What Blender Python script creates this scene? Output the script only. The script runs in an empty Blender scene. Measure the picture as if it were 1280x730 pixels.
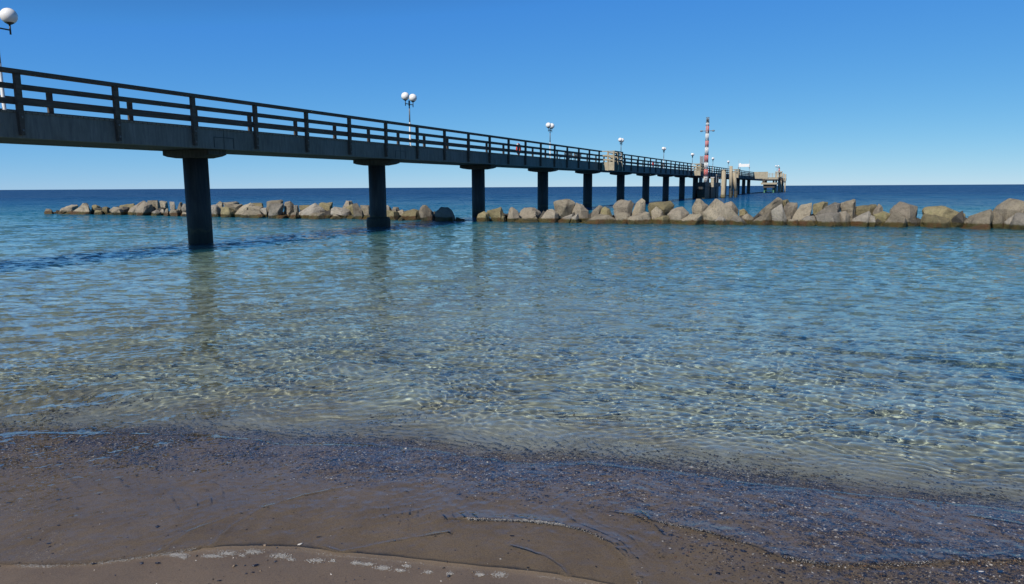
import bpy, bmesh, math, random
import numpy as np
from mathutils import Vector, Matrix, noise as mnoise
R=math.radians
random.seed(7); rng=np.random.default_rng(7)
sc=bpy.context.scene; col=sc.collection

# ------------------------------------------------------------------ camera
F,PITCH,ROLL,EYE=900.0,.1447,.0055,1.71
AL,DIST=.42,18.659
cam=bpy.data.objects.new('camera',bpy.data.cameras.new('camera')); col.objects.link(cam)
cam.location=(0,0,EYE)
cam.matrix_world=Matrix.Translation((0,0,EYE))@Matrix.Rotation(math.pi/2-PITCH,4,'X')@Matrix.Rotation(-ROLL,4,'Z')
cam.data.sensor_width=36; cam.data.lens=F/1280*36; cam.data.clip_start=.1; cam.data.clip_end=90000
sc.camera=cam

# ------------------------------------------------------------------ geometry frame of the pier
d=np.array([math.sin(AL),math.cos(AL)]); n=np.array([-math.cos(AL),math.sin(AL)])
def W(t,o,z):
    q=n*(DIST+o)+d*t
    return (float(q[0]),float(q[1]),float(z))
YAW=-AL        # rotation that takes local +Y onto the pier direction, local +X onto the near side
PIER_ORIGIN=Vector(W(0,0,0))
def L(t,o,z): return Vector((-o,t,z))      # pier-local coordinates
def ray(x,y):
    u2=(x-640)/F; v2=(365-y)/F
    cr,sr=math.cos(ROLL),math.sin(ROLL)
    u=u2*cr+v2*sr; v=-u2*sr+v2*cr
    c,s=math.cos(PITCH),math.sin(PITCH)
    return np.array([u,c+v*s,-s+v*c])
def ground(x,y,z=0.):
    r=ray(x,y); k=(z-EYE)/r[2]; return r*k+np.array([0,0,EYE])

# ------------------------------------------------------------------ helpers
def tag(o,label=None,cat=None,group=None,kind=None):
    if label:o['label']=label
    if cat:o['category']=cat
    if group:o['group']=group
    if kind:o['kind']=kind
    return o
def empty(name,loc=(0,0,0),rz=0,parent=None):
    o=bpy.data.objects.new(name,None); col.objects.link(o); o.location=loc; o.rotation_euler=(0,0,rz)
    o.empty_display_size=.2
    if parent:o.parent=parent
    return o
def link(name,me,mat=None,parent=None,smooth=False):
    o=bpy.data.objects.new(name,me); col.objects.link(o)
    if mat: me.materials.append(mat)
    if parent:o.parent=parent
    if smooth:
        me.polygons.foreach_set('use_smooth',[True]*len(me.polygons))
    return o
class MB:
    def __init__(s): s.bm=bmesh.new()
    def box(s,a,b,bev=0,rot=None,taper=None):
        a=Vector(a);b=Vector(b); c=(a+b)/2; h=(b-a)/2
        vs=[]
        for i in(-1,1):
            for j in(-1,1):
                for k in(-1,1):
                    v=Vector((h.x*i,h.y*j,h.z*k))
                    if taper and k==-1: v.x*=taper; v.y*=taper
                    if rot: v=rot@v
                    vs.append(s.bm.verts.new(c+v))
        fs=[(0,1,3,2),(4,6,7,5),(0,4,5,1),(2,3,7,6),(0,2,6,4),(1,5,7,3)]
        ff=[s.bm.faces.new([vs[i] for i in f]) for f in fs]
        if bev:
            ed=list({e for f in ff for e in f.edges})
            bmesh.ops.bevel(s.bm,geom=ed,offset=bev,segments=2,affect='EDGES',profile=.6)
        return s
    def tube(s,p0,p1,r0,r1=None,seg=14,cap=True):
        p0=Vector(p0);p1=Vector(p1); r1=r0 if r1 is None else r1
        ax=(p1-p0).normalized(); q=ax.to_track_quat('Z','Y')
        A=[];B=[]
        for i in range(seg):
            a=2*math.pi*i/seg; v=Vector((math.cos(a),math.sin(a),0))
            A.append(s.bm.verts.new(p0+q@(v*r0))); B.append(s.bm.verts.new(p1+q@(v*r1)))
        for i in range(seg):
            j=(i+1)%seg
            f=s.bm.faces.new([A[i],A[j],B[j],B[i]]); f.smooth=True
        if cap:
            s.bm.faces.new(A[::-1]); s.bm.faces.new(B)
        return s
    def lathe(s,prof,centre=(0,0,0),seg=24,smooth=True):
        c=Vector(centre); rings=[]
        for r,z in prof:
            if r<1e-5: rings.append([s.bm.verts.new(c+Vector((0,0,z)))])
            else: rings.append([s.bm.verts.new(c+Vector((r*math.cos(2*math.pi*i/seg),r*math.sin(2*math.pi*i/seg),z))) for i in range(seg)])
        for A,B in zip(rings,rings[1:]):
            for i in range(seg):
                j=(i+1)%seg
                if len(A)==1 and len(B)==1: continue
                if len(A)==1: f=s.bm.faces.new([A[0],B[j],B[i]])
                elif len(B)==1: f=s.bm.faces.new([A[i],A[j],B[0]])
                else: f=s.bm.faces.new([A[i],A[j],B[j],B[i]])
                f.smooth=smooth
        return s
    def sphere(s,c,r,seg=20,sz=1):
        m=seg//2
        return s.lathe([(r*math.sin(math.pi*k/m) if 0<k<m else 0,-r*sz*math.cos(math.pi*k/m)) for k in range(m+1)],c,seg)
    def prism(s,pts,axis,a,b):
        """polygon pts (two coordinates) pushed along axis (0,1,2) from a to b"""
        def mk(p,w):
            q=list(p); q.insert(axis,w); return s.bm.verts.new(q)
        A=[mk(p,a) for p in pts];B=[mk(p,b) for p in pts]; m=len(pts)
        s.bm.faces.new(A);s.bm.faces.new(B[::-1])
        for i in range(m):
            j=(i+1)%m; s.bm.faces.new([A[j],A[i],B[i],B[j]])
        return s
    def build(s,name,mat,parent=None):
        bmesh.ops.recalc_face_normals(s.bm,faces=s.bm.faces[:])
        me=bpy.data.meshes.new(name); s.bm.to_mesh(me); s.bm.free()
        return link(name,me,mat,parent)
def copy_tree(o,parent=None):
    c=o.copy(); col.objects.link(c)
    if parent is not None: c.parent=parent
    for ch in list(o.children): copy_tree(ch,c)
    return c

# ------------------------------------------------------------------ materials
def newmat(name):
    m=bpy.data.materials.new(name); m.use_nodes=True
    nt=m.node_tree; b=nt.nodes['Principled BSDF']
    return m,nt,b
def nd(nt,t,**k):
    x=nt.nodes.new(t)
    for a,v in k.items():
        if a in x.inputs.keys(): x.inputs[a].default_value=v
        else: setattr(x,a,v)
    return x
def ramp(nt,src,stops):
    r=nt.nodes.new('ShaderNodeValToRGB'); cr=r.color_ramp
    while len(cr.elements)<len(stops): cr.elements.new(.5)
    for e,(p,c) in zip(cr.elements,stops):
        e.position=p; e.color=(*c,1) if len(c)==3 else c
    nt.links.new(src,r.inputs[0]); return r
def mixc(nt,fac,a,b,mode='MIX'):
    m=nt.nodes.new('ShaderNodeMix'); m.data_type='RGBA'; m.blend_type=mode
    for sock,v in((m.inputs[0],fac),(m.inputs[6],a),(m.inputs[7],b)):
        if hasattr(v,'is_linked') or hasattr(v,'links'): nt.links.new(v,sock)
        else: sock.default_value=v if isinstance(v,(int,float)) else (*v,1)
    return m.outputs[2]
def coord(nt,kind='Object',scale=None):
    tc=nt.nodes.new('ShaderNodeTexCoord'); o=tc.outputs[kind]
    if scale:
        mp=nt.nodes.new('ShaderNodeMapping'); mp.inputs['Scale'].default_value=scale
        nt.links.new(o,mp.inputs[0]); o=mp.outputs[0]
    return o
def noise(nt,co,scale,detail=6,rough=.6,dist=0):
    x=nt.nodes.new('ShaderNodeTexNoise'); x.inputs['Scale'].default_value=scale; x.inputs['Detail'].default_value=detail
    x.inputs['Roughness'].default_value=rough; x.inputs['Distortion'].default_value=dist
    nt.links.new(co,x.inputs['Vector']); return x.outputs['Fac']
def bump(nt,b,h,strength=.5,distance=.01):
    x=nt.nodes.new('ShaderNodeBump'); x.inputs['Strength'].default_value=strength; x.inputs['Distance'].default_value=distance
    nt.links.new(h,x.inputs['Height']); nt.links.new(x.outputs[0],b.inputs['Normal']); return x
def simple(name,base,rough=.7,metal=0,var=.25,scale=6,stretch=None,bmp=.2,dark=None):
    m,nt,b=newmat(name); co=coord(nt,'Object',stretch)
    f=noise(nt,co,scale,8,.65)
    lo=tuple(c*(1-var) for c in base) if dark is None else dark
    hi=tuple(min(1,c*(1+var)) for c in base)
    r=ramp(nt,f,[(.3,lo),(.7,hi)])
    nt.links.new(r.outputs[0],b.inputs['Base Color'])
    b.inputs['Roughness'].default_value=rough; b.inputs['Metallic'].default_value=metal
    if bmp: bump(nt,b,noise(nt,co,scale*6,5,.7),bmp,.01)
    return m
M={}
M['wood']=simple('weathered_wood',(.08,.064,.052),.85,0,.45,3,(6,.6,6),.3)
M['wood_pale']=simple('pale_wood',(.36,.31,.22),.85,0,.3,3,(5,5,.7),.3)
M['board']=simple('bay_board',(.37,.33,.24),.8,0,.25,4,None,.2)
M['steel_dark']=simple('coated_pile',(.022,.024,.026),.6,0,.4,3,(1,1,.35),.25)
M['galv']=simple('galvanised',(.42,.43,.44),.45,.6,.15,8,None,.05)
M['black']=simple('black_fitting',(.02,.022,.025),.45,0,.2,9,None,.05)
M['white']=simple('white_paint',(.78,.78,.76),.45,0,.08,5,None,.04)
M['red']=simple('red_paint',(.66,.19,.17),.45,0,.2,5,None,.04)
M['ring_red']=simple('ring_red',(.6,.05,.03),.4,0,.1,5,None,.02)
M['green']=simple('green_steel',(.06,.2,.12),.6,0,.4,4,None,.1)
M['grey']=simple('grey_metal',(.2,.22,.24),.5,0,.2,6,None,.05)
M['bolt']=simple('rusty_bolt',(.16,.15,.15),.5,.5,.3,30,None,.1)
def m_concrete(name,base,streak=.35):
    m,nt,b=newmat(name)
    co=coord(nt,'Object'); big=noise(nt,co,1.2,8,.6)
    st=noise(nt,coord(nt,'Object',(3,3,.35)),4,6,.7,.3)
    r=ramp(nt,st,[(.35,tuple(c*(1-streak) for c in base)),(.6,base),(.8,tuple(c*1.15 for c in base))])
    r2=ramp(nt,big,[(.3,(.72,.7,.66)),(.7,(1,1,1))])
    c=mixc(nt,1.0,r.outputs[0],r2.outputs[0],'MULTIPLY')
    nt.links.new(c,b.inputs['Base Color']); b.inputs['Roughness'].default_value=.85
    bump(nt,b,noise(nt,co,28,8,.75),.35,.012)
    return m
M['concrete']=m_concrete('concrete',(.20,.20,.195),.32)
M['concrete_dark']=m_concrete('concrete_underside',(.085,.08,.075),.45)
def m_pile():
    m,nt,b=newmat('concrete_pile')
    co=coord(nt,'Object')
    geo=nt.nodes.new('ShaderNodeNewGeometry'); sx=nt.nodes.new('ShaderNodeSeparateXYZ'); nt.links.new(geo.outputs['Position'],sx.inputs[0])
    nz=noise(nt,co,5,6,.7)
    ad=nd(nt,'ShaderNodeMath',operation='MULTIPLY_ADD'); nt.links.new(nz,ad.inputs[0]); ad.inputs[1].default_value=-.6; nt.links.new(sx.outputs['Z'],ad.inputs[2])
    wet=ramp(nt,ad.outputs[0],[(.0,(.012,.016,.01)),(.12,(.045,.042,.02)),(.2,(.018,.02,.016)),(.8,(.034,.035,.034))])
    st=noise(nt,coord(nt,'Object',(4,4,.4)),3,6,.7)
    r=ramp(nt,st,[(.3,(.45,.45,.45)),(.55,(1.1,1.1,1.1)),(.75,(2.0,1.9,1.7))])
    nt.links.new(mixc(nt,1.0,wet.outputs[0],r.outputs[0],'MULTIPLY'),b.inputs['Base Color'])
    b.inputs['Roughness'].default_value=.65
    bump(nt,b,noise(nt,co,22,8,.75),.5,.02)
    return m
M['pile']=m_pile()
def m_globe():
    m,nt,b=newmat('opal_glass')
    b.inputs['Base Color'].default_value=(.86,.85,.83,1); b.inputs['Roughness'].default_value=.25
    b.inputs['Subsurface Weight'].default_value=.3; b.inputs['Subsurface Radius'].default_value=(.1,.1,.1)
    bump(nt,b,noise(nt,coord(nt),9,3,.5),.03,.01)
    return m
M['globe']=m_globe()
def m_deck():
    m,nt,b=newmat('deck_planks')
    co=coord(nt,'Object'); w=nt.nodes.new('ShaderNodeTexWave'); w.bands_direction='Y'; w.inputs['Scale'].default_value=2.2
    nt.links.new(co,w.inputs[0])
    f=noise(nt,coord(nt,'Object',(1,12,1)),3,6,.6)
    r=ramp(nt,f,[(.3,(.13,.11,.09)),(.7,(.22,.19,.16))]); r2=ramp(nt,w.outputs['Fac'],[(.0,(.3,.3,.3)),(.08,(1,1,1))])
    nt.links.new(mixc(nt,1.0,r.outputs[0],r2.outputs[0],'MULTIPLY'),b.inputs['Base Color']); b.inputs['Roughness'].default_value=.85
    return m
M['deck']=m_deck()
def m_rock(name,a,b_,spec,moss=.5):
    m,nt,b=newmat(name)
    co=coord(nt,'Object')
    oi=nt.nodes.new('ShaderNodeObjectInfo')
    av=nd(nt,'ShaderNodeVectorMath',operation='SCALE'); 
    cv=nt.nodes.new('ShaderNodeCombineXYZ')
    for i in range(3): nt.links.new(oi.outputs['Random'],cv.inputs[i])
    nt.links.new(cv.outputs[0],av.inputs[0]); av.inputs['Scale'].default_value=40
    ad=nd(nt,'ShaderNodeVectorMath',operation='ADD'); nt.links.new(co,ad.inputs[0]); nt.links.new(av.outputs[0],ad.inputs[1]); co2=ad.outputs[0]
    f=noise(nt,co2,1.6,9,.68,.4)
    r=ramp(nt,f,[(.3,a),(.46,b_),(.68,tuple(c*1.3 for c in b_))])
    f2=noise(nt,co2,26,4,.8); r2=ramp(nt,f2,[(.34,(.30,.29,.28)),(.5,(.95,.95,.95)),(.72,(1.3,1.27,1.2))])
    c=mixc(nt,.75,r.outputs[0],r2.outputs[0],'MULTIPLY')
    # lichen / bird stains of their own shape
    f3=noise(nt,co2,2.6,7,.7,.8); r3=ramp(nt,f3,[(.56,(0,0,0)),(.66,(1,1,1))])
    mm=nd(nt,'ShaderNodeMath',operation='MULTIPLY'); nt.links.new(r3.outputs[0],mm.inputs[0]); mm.inputs[1].default_value=moss
    c=mixc(nt,mm.outputs[0],c,(.19,.18,.085))
    # object brightness jitter
    hv=nt.nodes.new('ShaderNodeHueSaturation'); mr=nt.nodes.new('ShaderNodeMapRange'); nt.links.new(oi.outputs['Random'],mr.inputs[0])
    mr.inputs[3].default_value=.70; mr.inputs[4].default_value=1.32; nt.links.new(mr.outputs[0],hv.inputs['Value']); nt.links.new(c,hv.inputs['Color']); c=hv.outputs[0]
    # algae collar at the waterline
    geo=nt.nodes.new('ShaderNodeNewGeometry'); sx=nt.nodes.new('ShaderNodeSeparateXYZ'); nt.links.new(geo.outputs['Position'],sx.inputs[0])
    nz=noise(nt,geo.outputs['Position'],1.1,6,.75)
    ma=nd(nt,'ShaderNodeMath',operation='MULTIPLY_ADD'); nt.links.new(nz,ma.inputs[0]); ma.inputs[1].default_value=-.32; nt.links.new(sx.outputs['Z'],ma.inputs[2])
    al=ramp(nt,ma.outputs[0],[(.0,(1,1,1)),(.06,(0,0,0))])
    ac=ramp(nt,noise(nt,geo.outputs['Position'],1.1,5,.6),[(.35,(.022,.018,.010)),(.5,(.085,.072,.018)),(.62,(.105,.05,.016)),(.72,(.045,.052,.014))])
    c=mixc(nt,al.outputs[0],c,ac.outputs[0])
    nt.links.new(c,b.inputs['Base Color'])
    rr=nt.nodes.new('ShaderNodeMapRange'); nt.links.new(al.outputs[0],rr.inputs[0]); rr.inputs[3].default_value=.88; rr.inputs[4].default_value=.4; nt.links.new(rr.outputs[0],b.inputs['Roughness'])
    h=nd(nt,'ShaderNodeMath',operation='MULTIPLY_ADD'); nt.links.new(noise(nt,co2,6,9,.75),h.inputs[0]); h.inputs[1].default_value=2.2; nt.links.new(f2,h.inputs[2])
    bump(nt,b,h.outputs[0],1.0,.06)
    return m
ROCK={'t':m_rock('tan_granite',(.11,.09,.065),(.32,.28,.21),0,.35),
      'g':m_rock('grey_granite',(.095,.09,.08),(.32,.295,.25),0,.2),
      'p':m_rock('pink_granite',(.10,.08,.06),(.30,.262,.205),0,.12),
      'd':m_rock('rubble_stone',(.05,.045,.04),(.11,.10,.085),0,.3),
      'm':m_rock('mossy_granite',(.13,.11,.06),(.25,.215,.12),0,.95)}
CAUSTICS=True
# ------------------------------------------------------------------ the pier
pier=empty('pier',PIER_ORIGIN,YAW)
tag(pier,'long concrete pier with dark wooden railings on round piles running out to sea','pier')
SL=.0021; Z0=3.505-SL*11          # top of the fascia rises gently seawards
def zt(t): return Z0+SL*t
T_A,T_B=-14.2,174.2
PIL=[17.15+10*i for i in range(-1,17)]
def run(name,mat,o0,o1,za,zb,ta=T_A,tb=T_B,parent=None,step=10.01):
    """a long member that follows the rise of the deck; o0..o1 across, za..zb above the fascia top"""
    bm=bmesh.new(); N=max(1,int((tb-ta)/step)); prev=None
    for k in range(N+1):
        t=ta+(tb-ta)*k/N; z=zt(t)
        ring=[bm.verts.new(L(t,o,z+zz)) for o,zz in((o0,za),(o1,za),(o1,zb),(o0,zb))]
        if prev:
            for i in range(4):
                j=(i+1)%4; bm.faces.new([prev[i],prev[j],ring[j],ring[i]])
        else: bm.faces.new(ring)
        prev=ring
    bm.faces.new(prev[::-1])
    m=MB(); m.bm.free(); m.bm=bm
    return m.build(name,mat,parent or pier)
# fascia beams, one per span, with a visible joint over each pile
joints=[T_A]+[t for t in PIL if T_A<t<T_B]+[T_B]
for a,b in zip(joints,joints[1:]):
    for s in(-1,1):
        run('side_beam',M['concrete'],s*1.25,s*.98,-.60,-.035,a+.012,b-.012)
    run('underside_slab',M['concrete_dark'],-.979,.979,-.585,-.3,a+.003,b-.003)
run('deck',M['deck'],-1.27,1.27,-.033,.012)
# bearing notch in the fascia at each joint
for t in PIL[1:12]:
    m=MB(); z=zt(t)-.39; o=-1.25
    for y0,y1,z0,z1 in((-.40,.40,.13,.15),(-.40,-.38,-.17,.129),(.38,.40,-.17,.129)):
        m.box(L(t+y0,o-.012,z+z0),L(t+y1,o+.01,z+z1))
    m.build('bearing_notch',M['black'],pier)
for i,t in enumerate(PIL):
    zc=zt(t)-.603
    m=MB()
    m.prism([(-.98,zc),(-.98,zc-.15),(-.80,zc-.20),(-.42,zc-.25),(.42,zc-.25),(.80,zc-.20),(.98,zc-.15),(.98,zc)],1,t-.38,t+.34)
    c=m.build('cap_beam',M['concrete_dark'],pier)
    m=MB(); 
    base=-3.5 if t>45 else -2.2
    m.tube(L(t,0,base),L(t,0,zc-.22),.375,.375,28)
    p=m.build('pile',M['pile'],pier)
    if i==2:
        m=MB(); m.lathe([(.37,-.9),(.52,-.9),(.53,.3),(.49,.40),(.37,.42)],L(t,0,0),32); m.build('pile_collar',M['pile'],pier)
# railings
PT=[10.978+2.5*k for k in range(-10,66)]
BAYS=[56.5,96.8,137.0]; BL=2.5; BW=1.1
def in_bay(t): return any(b-.2<t<b+BL+.1 for b in BAYS)
def post(m,t,s):
    z=zt(t); o=1.25*s
    # bolted on the outer face of the beam, leaning slightly, tapered below
    m.prism([(t-.062,z+.85),(t+.062,z+.85),(t+.062,z+.0),(t+.045,z-.54),(t-.045,z-.54),(t-.062,z+.0)],0,-(o+.012*s),-(o+.115*s))
def bolts(t,s,dz):
    m=MB(); z=zt(t); o=1.25*s
    m.tube(L(t,o+.113*s,z+dz),L(t,o+.137*s,z+dz),.026,.022,10)
    return m
far=MB(); nfar=0; cnt=0
for s in(-1,1):
    for k,t in enumerate(PT):
        if t>T_B-.3 or t<T_A+.2: continue
        if s<0 and in_bay(t): continue
        if k<50:
            m=MB(); post(m,t,s); p=m.build('post',M['wood'],pier); cnt+=1
            if k<22 and s<0:
                for dz in(-.13,-.43): bolts(t,s,dz).build('bolt',M['bolt'],p)
        else: post(far,t,s)
tag(far.build('post',M['wood'],pier),kind='stuff')
segs=[]; a=T_A
for b in BAYS: segs.append((a,b)); a=b+BL
segs.append((a,T_B))
for s in(-1,1):
    for (a,b) in (segs if s<0 else [(T_A,T_B)]):
        i,o=(1.20*s,1.26*s)
        run('lower_rail',M['wood'],1.21*s,1.258*s,.158,.292,a,b)
        run('middle_rail',M['wood'],1.21*s,1.258*s,.502,.63,a,b)
        run('handrail',M['wood'],1.19*s,1.39*s,.852,.945,a,b)
# viewing bays
for b in BAYS:
    v=empty('viewing_bay',L(b,0,zt(b)),0,pier); v['label']='pale timber viewing bay bulging from the near side of the pier'
    o0,o1=-1.25,-1.25-BW
    def B(name,mat,boxes,bev=0):
        m=MB()
        for (t0,oa,z0,t1,ob,z1) in boxes:
            m.box((min(-oa,-ob),t0,z0),(max(-oa,-ob),t1,z1),bev)
        return m.build(name,mat,v)
    B('bay_floor',M['concrete_dark'],[(.06,o0-.02,-.62,BL-.06,o1+.05,-.5),(.06,o0-.02,-.07,BL-.06,o1+.05,-.02)])
    B('bay_panel',M['board'],[(0,o0-.13,-.60,.05,o0-.62,.05),(0,o0-.66,-.60,.05,o1,.05)])
    B('bay_panel',M['board'],[(BL-.05,o0-.13,-.60,BL,o1,.05)])
    B('bay_panel',M['wood'],[(.06,o1+.002,-.60,BL-.06,o1+.05,.05)])
    for (tt,oo) in((.02,o0-.64),(.0,o1-.02),(BL*.5,o1-.02),(BL-.02,o1-.02)):
        B('bay_post',M['wood_pale'],[(tt-.05,oo-.05,-.62,tt+.07,oo+.07,.86)])
    B('bay_rail',M['wood_pale'],[(-.052,o0-.0,z,.0-.002,o1-.0,z+.12) for z in(.17,.5)]+[(-.06,o0,.862,.08,o1-.1,.93)])
    B('bay_rail',M['wood'],[(.09,o1-.05,z,BL-.08,o1-.002,z+.12) for z in(.17,.5)]+[(.081,o1-.1,.862,BL-.03,o1+.04,.93)])
    B('bay_rail',M['wood_pale'],[(BL,o0-.0,z,BL+.05,o1-.0,z+.12) for z in(.17,.5)]+[(BL-.02,o0,.862,BL+.1,o1+.03,.935)])
    B('bay_bench',M['board'],[(.4,o1+.12,.38,BL-.4,o1+.45,.43),(.5,o1+.16,-.02,.6,o1+.4,.378),(BL-.6,o1+.16,-.02,BL-.5,o1+.4,.378)])
# pier head: wide landing platform, lower quay, gangway
HW=-5.4; TH=174.3; TE=224
zh=zt(TH)
h=empty('pier_head',L(TH,0,0),0,pier); h['label']='wide landing head at the seaward end of the pier'
def HB(name,mat,boxes,parent=None):
    m=MB()
    for (t0,oa,z0,t1,ob,z1) in boxes: m.box((min(-oa,-ob),t0,z0),(max(-oa,-ob),t1,z1))
    return m.build(name,mat,parent or h)
HB('deck_slab',M['concrete'],[(0,1.27,zh-.75,50,-1.6,zh-.05),(18,-1.602,zh-.75,50,HW,zh-.05)])
HB('solid_panel',M['board'],[(-.06,-1.3,zh-.55,.0,-4.4,zh+.98)])
HB('gangway',M['board'],[(.05,-1.62,zh-.55,1.6,-4.4,zh-.35),(17.9,-1.62,zh-.5,17.98,HW,zh-.1)])
for z in(.2,.52,.86):
    HB('rail',M['wood_pale'],[(17.9,-1.6,zh+z,17.97,HW,zh+z+.09),(0,HW-.0,zh+z-.0,0.001,HW-.05,zh+z+.001)])
    HB('rail',M['wood'],[(.02,1.2,zh+z,50,1.26,zh+z+.09),(18,HW,zh+z,50,HW+.06,zh+z+.09)])
for k in range(0,6): HB('post',M['wood_pale'],[(17.82,-1.7-k*.74,zh-.1,17.9,-1.8-k*.74,zh+.95)])
for k in range(0,20): HB('post',M['wood'],[(.3+k*2.5,1.262,zh-.3,.4+k*2.5,1.36,zh+.9)])
for t,o in((47,-4.5),(47,0)):
    m=MB(); m.tube((-o,t,-4),(-o,t,zh-.72),.4,.4,18); m.build('pile',M['pile'],h)
HB('lower_quay',M['board'],[(12,-1.9,2.0,17.6,-5.6,2.45)])
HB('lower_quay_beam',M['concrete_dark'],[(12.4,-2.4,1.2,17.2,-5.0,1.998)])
HB('quay_legs',M['green'],[(13,-2.5,-3,13.3,-2.8,1.2),(13,-4.6,-3,13.3,-4.9,1.2),(16.6,-2.5,-3,16.9,-2.8,1.2),(16.6,-4.6,-3,16.9,-4.9,1.2),(13.1,-2.8,.5,13.2,-4.6,.7)])
HB('hanging_panel',M['concrete_dark'],[(14,-2.0,2.46,14.6,-2.6,zh-.5)])
# mooring piles (dolphins) standing free of the pier
def dolphin(t,o,r,top,label,piles,matk='wood_pale',base_y=None):
    e=empty('mooring_pile',W(t,o,0),YAW); tag(e,label,'mooring pile','mooring piles beside the pier')
    for (dt,do,tp,lean) in piles:
        m=MB(); m.tube((-do+lean,dt,-4),(-do,dt,tp),r*1.05,r,14); m.build('pile',M[matk],e)
    return e
def frame_box(m,t0,t1,oa,ob,z0,z1,bev=0): return m.box((min(-oa,-ob),t0,z0),(max(-oa,-ob),t1,z1),bev)
# two free-standing wooden mooring piles in front of the mast platform
e=empty('mooring_pile',W(106.6,-4.0,0),YAW); tag(e,'thick pale mooring pile with yellow waterline right of the striped mast','mooring pile','mooring piles around the pier')
m=MB(); m.tube((0,0,-4),(0,0,3.95),.33,.29,12); m.build('pile_shaft',M['wood_pale'],e)
m=MB(); m.lathe([(.34,-.2),(.345,0),(.34,.45),(.31,.5)],(0,0,0),12); m.build('algae_collar',ROCK['m'],e)
m=MB(); m.box((-.34,-.34,3.95),(.34,.34,4.02)); m.build('pile_cap',M['wood_pale'],e)
e=empty('mooring_pile',W(111.7,-4.4,0),YAW); tag(e,'tall pair of leaning pale mooring piles with dark wet feet, before the third viewing bay','mooring pile','mooring piles around the pier')
for x0,y0,x1,y1,tp in((0,0,-.1,0,4.6),(.75,.3,.35,.2,3.7)):
    m=MB(); m.tube((x0,y0,-4),(x0*.9,y0,1.0),.27,.27,12); m.build('pile_foot',M['pile'],e)
    m=MB(); m.tube((x0*.9,y0,1.0),(x1,y1,tp),.27,.24,12); m.build('pile_shaft',M['wood_pale'],e)
# piles at the head
e=empty('mooring_pile',W(196,-5.2,0),YAW); tag(e,'bulky bundle of mooring piles carrying the red beacon at the pier head','mooring pile','mooring piles around the pier')
for x0,y0,k in((-.55,0,'wood_pale'),(0.1,.2,'wood_pale'),(.6,-.1,'wood_pale'),(-1.2,.1,'wood_pale')):
    m=MB(); m.tube((x0,y0,-4),(x0*.95,y0,5.0 if x0>-1 else 3.6),.24,.22,12); m.build('pile_shaft',M[k],e)
m=MB(); m.box((-.85,-.5,5.0),(.85,.5,5.25)); m.build('pile_cap',M['board'],e)
m=MB(); m.box((-.9,-.35,3.0),(.9,-.26,3.5)); m.build('cross_beam',M['wood'],e)
e=empty('mooring_pile',W(206,-5.5,0),YAW); tag(e,'three slim mooring piles standing farthest right beyond the pier head','mooring pile','mooring piles around the pier')
for x0,y0,tp in((-.5,0,4.9),(.15,.3,4.95),(.75,0,4.7)):
    m=MB(); m.tube((x0,y0,-4),(x0*.9,y0,tp),.2,.18,12); m.build('pile_shaft',M['wood_pale'] if x0<.7 else M['board'],e)
m=MB(); m.box((-.6,-.3,2.6),(.8,-.22,2.9)); m.build('cross_beam',M['wood'],e)
# service platform that carries the mast
s_=empty('service_platform',W(94,-1.3,0),YAW); tag(s_,'low dark concrete service platform under the striped mast beside the pier','platform')
def SB(name,mat,boxes,par=s_):
    m=MB()
    for (t0,oa,z0,t1,ob,z1) in boxes: m.box((min(-oa,-ob)-1.3,t0-94,z0),(max(-oa,-ob)-1.3,t1-94,z1))
    return m.build(name,mat,par)
SB('platform_slab',M['pile'],[(98.8,-1.45,1.62,113,-2.75,2.2)])
SB('support_wall',M['pile'],[(99.5,-1.6,-3,103.5,-2.6,1.618)])
SB('support_wall',M['pile'],[(104.4,-1.55,-3,108.6,-2.65,1.618)])
SB('support_wall',M['pile'],[(109.6,-1.6,-3,112,-2.6,1.618)])
SB('arch',M['pile'],[(98.3,-1.7,1.3,99.498,-2.5,1.617),(103.502,-1.7,1.35,104.398,-2.5,1.617)])
for t in(98.9,100.6,109,111,112.8):
    SB('post',M['grey'],[(t,-2.62,2.202,t+.08,-2.7,3.2)])
SB('rail',M['board'],[(108.9,-2.6,3.22,113,-2.75,3.36)])
SB('rail',M['grey'],[(98.95,-2.62,3.15,100.7,-2.68,3.2),(98.95,-2.62,2.7,100.7,-2.68,2.75),(109.2,-2.62,2.7,112.8,-2.68,2.75)])
SB('pipe',M['grey'],[(99.4,-1.8,2.202,99.9,-2.2,2.9)])
bx=empty('utility_box',W(103.6,-2.96,1.5),YAW); tag(bx,'pale boxy utility cabinet hung on the platform just right of the mast foot','cabinet')
m=MB(); m.box((-.2,-.3,0.05),(.2,.3,1.35),.02); m.build('cabinet_body',M['board'],bx)
m=MB(); m.box((-.25,-.34,1.352),(.25,.34,1.42)); m.build('cabinet_lid',M['white'],bx)
# mast
ms=empty('signal_mast',W(103.4,-2.05,2.2),YAW); tag(ms,'tall tapering red and white banded signal mast with short crossarms','mast')
def pz(y):
    r=ray(883.5,y); k=(DIST-2.05)/(r[:2]@n); return float(r[2]*k+EYE-2.2)
bands=[(229.5,220.3,'white'),(220.3,211,'red'),(211,202.8,'white'),(202.8,193.5,'red'),(193.5,183.6,'white'),(183.6,175.4,'red'),(175.4,166,'white'),(166,156.5,'red'),(156.5,152.4,'white')]
for a,b,c in bands:
    za,zb=max(0,pz(a)),pz(b); ra=.30-.10*za/9.5; rb=.30-.10*zb/9.5
    m=MB(); m.tube((0,0,za+.002),(0,0,zb),ra,rb,20); m.build('red_band' if c=='red' else 'white_band',M[c],ms)
    m=MB(); m.lathe([(rb,-.03),(rb+.03,-.03),(rb+.03,.03),(rb,.03)],(0,0,zb),20); m.build('flange',M['black'] if b in(193.5,152.4) else M['galv'],ms)
zt_=pz(163.3)
m=MB(); m.tube((-.85,0,zt_),(.85,0,zt_),.045,.045,10); m.build('crossarm',M['grey'],ms)
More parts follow.
